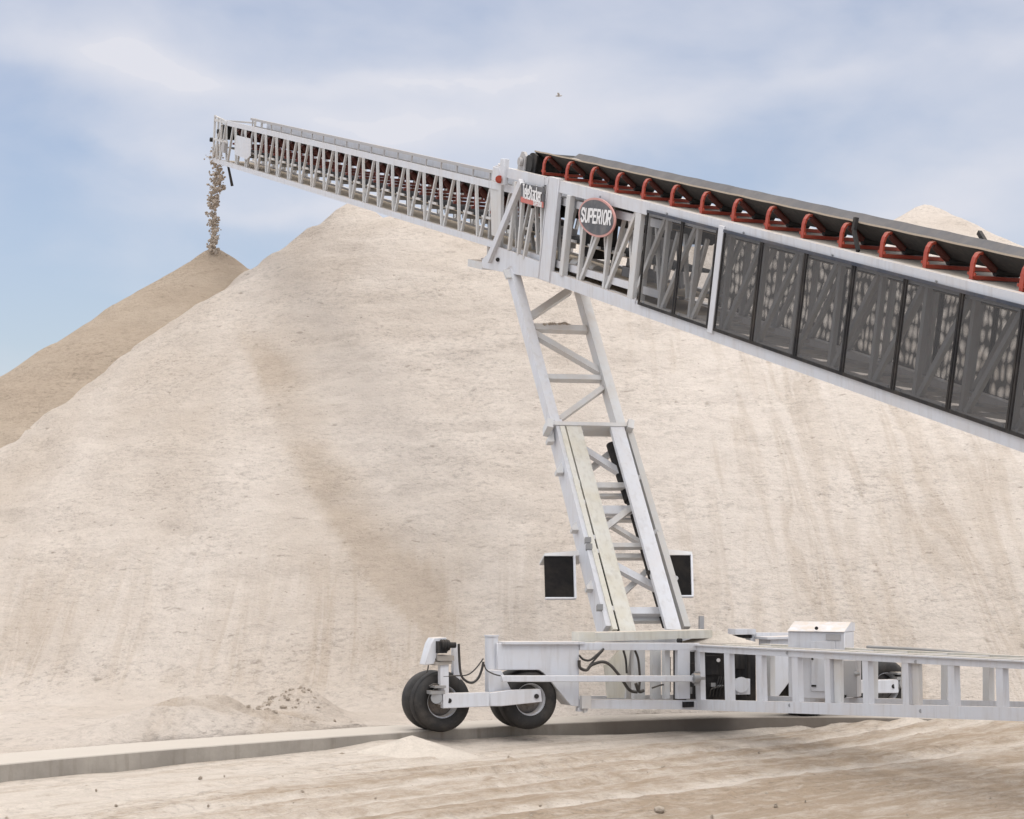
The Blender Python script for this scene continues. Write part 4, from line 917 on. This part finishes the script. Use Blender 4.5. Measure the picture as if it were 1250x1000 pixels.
m = MB(); m.box(pt(1038, 828, 37.6), ce, Z, cn, .30, .62, .3); sc2 = m.build('side_cabinet', GREY, ST, bevel=.01)
m = MB(); m.cyl(pt(1043, 823, 37.4), pt(1049, 822, 37.4), .04, seg=10); m.build('handle', STEEL, sc2)
m = MB(); m.beam(pt(1022, 854, 37.2), pt(1036, 848, 37.6), .04, .04, Z); m.build('foot', BLACKM, sc2)

# sand lying on the axle deck
p = Ax(876, 783, .75); o = heap('sand_heap', (p[0], p[1]), .72, .24, SAND_HEAP, 4, 'flat tan sand heap lying on top of the axle deck beside the column foot', p[2] - .03, (1.1, .5))
m = MB(); m.beam(Ax(893, 771, 1.3), Ax(918, 771, 1.3), .10, .3, h); m.beam(Ax(916, 772, 1.3), Ax(916, 783, 1.3), .10, .2, h); m.beam(Ax(920, 776, 1.3), Ax(975, 776, 1.3), .12, .2, h); m.build('deck_bracket', WHITE, ST)
m = MB(); m.box(Ax(905, 777, 1.3), w, Z, h, .35, .06, .2); m.build('deck_gap', BLACKM, ST)
m = MB(); m.cyl(Ax(827, 782, .15), Ax(832, 782, .15), .04, seg=8); m.build('sensor', BLACKM, ST)
m = MB(); m.beam(Ax(856, 770, 2.4), Ax(856, 752, 2.4), .09, .06, h); m.build('marker_post', GREY, ST)

# ------------------------------------------------------------------ falling sand
mb = MB(); hd = Ls(SA + .3, TW / 2, -1.0); rs = random.Random(3)
for k in range(1500):
    t = rs.random() ** .9; y_ = 178 + t * 131; wdt = 7.4 - 3.0 * t
    gate = fbm(A([y_ * .16]), A([k % 3 * 1.3]), 1.0, 3, 401)[0]
    if rs.random() < .38 + 1.5 * gate + .15 * t: continue
    x_ = 265.5 - 6.0 * t + 9 * fbm(A([y_ * .10]), A([.5]), 1.0, 3, 402)[0] + rs.gauss(0, wdt * .58)
    q = pt(x_, y_, 69.6 + rs.uniform(-.35, .35)); rock(mb, q, rs.choice([.015, .02, .025, .03, .04, .05, .065]), k)
mb.build('falling_sand', SAND_FALL, kind='stuff', label='broken stream of falling sand from the conveyor head to the cone', category='falling sand')

# bird high in the sky
bc = pt(682, 117, 130.); bd = empty('bird', bc, label='tiny dark bird gliding high in the sky', category='bird')
m = MB(); m.lathe(bc, [1, .2, .1], [(.0, -.22), (.05, -.12), (.07, 0), (.05, .12), (.03, .18), (.0, .24)], 10); m.build('body', GREY, bd)
for k in (-1, 1):
    m = MB(); m.prism([bc + A([-.06, 0, .02]), bc + A([.08, 0, .02]), bc + A([.02, k * .22, .12]), bc + A([-.10, k * .42, .08])], A([0, 0, .015])); m.build('wing', GREY, bd)

# ------------------------------------------------------------------ sky, sun, camera
SUN = unit([.30, -.50, .95]); el = math.asin(SUN[2]); az = math.atan2(SUN[0], SUN[1])
W = bpy.data.worlds.new('World'); SC.world = W; W.use_nodes = True; nt = W.node_tree; bg = nt.nodes['Background']
sky = node(nt, 'ShaderNodeTexSky', sky_type='NISHITA'); sky.sun_disc = False; sky.sun_elevation = el; sky.sun_rotation = az; sky.air_density = 1.0; sky.dust_density = 1.2; sky.ozone_density = 1.5
tc = node(nt, 'ShaderNodeTexCoord'); gen = tc.outputs['Generated']
nrm = node(nt, 'ShaderNodeVectorMath', operation='NORMALIZE'); nt.links.new(gen, nrm.inputs[0]); dirv = nrm.outputs[0]
mp = node(nt, 'ShaderNodeMapping'); nt.links.new(dirv, mp.inputs[0]); mp.inputs['Scale'].default_value = (1, 1, 2.0); mp.inputs['Rotation'].default_value = (0, math.radians(-6), 0); mp.inputs['Location'].default_value = (.35, 0, .2)
c1n = noise(nt, mp.outputs[0], 8.5, 6, .50, .25); c2n = noise(nt, mp.outputs[0], 13, 5, .55, .3)
wsum = math_(nt, 'ADD', math_(nt, 'MULTIPLY', c1n, .8), math_(nt, 'MULTIPLY', c2n, .2))
# individual cloud banks placed by bearing in the sky
def bank(x, y, rx_, ry_, amp, skew=0.0):
    r0 = unit(ray(x, y)); ex_ = unit(np.cross(r0, Z)); ey_ = np.cross(ex_, r0)
    if skew: e = ex_ * math.cos(skew) + ey_ * math.sin(skew); ey_ = -ex_ * math.sin(skew) + ey_ * math.cos(skew); ex_ = e
    outs = []
    for e, r_ in ((ex_, rx_), (ey_, ry_)):
        dp = node(nt, 'ShaderNodeVectorMath', operation='DOT_PRODUCT'); nt.links.new(wd_, dp.inputs[0]); dp.inputs[1].default_value = tuple(e)
        c0_ = float(np.dot(r0, e)); v_ = math_(nt, 'MULTIPLY', math_(nt, 'SUBTRACT', dp.outputs['Value'], c0_), FL / r_); outs.append(math_(nt, 'MULTIPLY', v_, v_))
    s_ = math_(nt, 'ADD', outs[0], outs[1]); g_ = math_(nt, 'POWER', 2.718, math_(nt, 'MULTIPLY', s_, -1)); return math_(nt, 'MULTIPLY', g_, amp)
nz = node(nt, 'ShaderNodeTexNoise'); nz.inputs['Scale'].default_value = 14; nz.inputs['Detail'].default_value = 5; nt.links.new(mp.outputs[0], nz.inputs['Vector'])
vm = node(nt, 'ShaderNodeVectorMath', operation='MULTIPLY_ADD'); nt.links.new(nz.outputs['Color'], vm.inputs[0]); vm.inputs[1].default_value = (.034, .034, .03)
sub = node(nt, 'ShaderNodeVectorMath', operation='SUBTRACT'); nt.links.new(dirv, sub.inputs[0]); sub.inputs[1].default_value = (.017, .017, .015)
nt.links.new(sub.outputs[0], vm.inputs[2]); wd_ = vm.outputs[0]
tot = math_(nt, 'MULTIPLY', math_(nt, 'SUBTRACT', wsum, .475), 2.1)
for b in ((60, 50, 130, 34, .45, -.25), (200, 85, 120, 26, .38, -.3), (170, 172, 110, 20, .32, -.25), (490, 98, 190, 16, .50, .02), (440, 150, 120, 30, .45), (350, 255, 150, 16, .42), (720, 110, 120, 40, .14), (850, 130, 160, 22, .22, .1), (960, 98, 120, 14, .20, .1), (1190, 225, 110, 34, .50), (1120, 265, 90, 14, .3), (1230, 60, 80, 20, .22), (660, 150, 140, 30, .2),
          (60, 380, 200, 120, -.50), (60, 200, 60, 60, -.22), (820, 30, 200, 30, -.05), (900, 200, 130, 40, -.18), (1000, 60, 100, 20, -.1)): tot = math_(nt, 'ADD', tot, bank(*b))
tot = math_(nt, 'MULTIPLY', math_(nt, 'ADD', tot, .42), .88)
cf = ramp(nt, tot, [(0, .20), (.42, .56), (.95, 1.0)]); cf.node.color_ramp.interpolation = 'B_SPLINE'
skyc = mix(nt, 1.0, sky.outputs[0], (.44, .43, .46), 'MULTIPLY')
SKYK = 1.0
cl = mix(nt, cf, skyc, (2.8, 2.84, 3.1))
sz = node(nt, 'ShaderNodeSeparateXYZ'); nt.links.new(dirv, sz.inputs[0])   # cloud deck is brightest overhead
zen = math_(nt, 'ADD', 1.0, math_(nt, 'MULTIPLY', ramp(nt, sz.outputs[2], [(.28, 0), (.65, 1)]), 2.1))
cl = mix(nt, ramp(nt, sz.outputs[2], [(.30, 0), (.55, 1)]), cl, (2.52, 2.48, 2.46))
vs = node(nt, 'ShaderNodeVectorMath', operation='SCALE'); nt.links.new(cl, vs.inputs[0]); nt.links.new(zen, vs.inputs['Scale'])
nt.links.new(vs.outputs[0], bg.inputs[0]); bg.inputs[1].default_value = .15

sun = bpy.data.lights.new('sun', 'SUN'); sun.energy = .6; sun.angle = math.radians(26); sun.color = (1, .965, .92)
so = bpy.data.objects.new('sun', sun); COL.objects.link(so); so.rotation_euler = Vector(tuple(SUN)).to_track_quat('Z', 'Y').to_euler()

cam = bpy.data.cameras.new('camera'); co = bpy.data.objects.new('camera', cam); COL.objects.link(co)
cam.sensor_width = 36; cam.lens = FL / 1250 * 36; cam.clip_end = 6000; cam.clip_start = .5
co.location = tuple(CAM); co.rotation_euler = (math.pi / 2 + TILT, 0, 0); SC.camera = co
SC.view_settings.view_transform = 'Standard'; SC.view_settings.look = 'None'; SC.view_settings.exposure = .84; SC.view_settings.gamma = 1
SC.cycles.max_bounces = 8; SC.cycles.transparent_max_bounces = 24
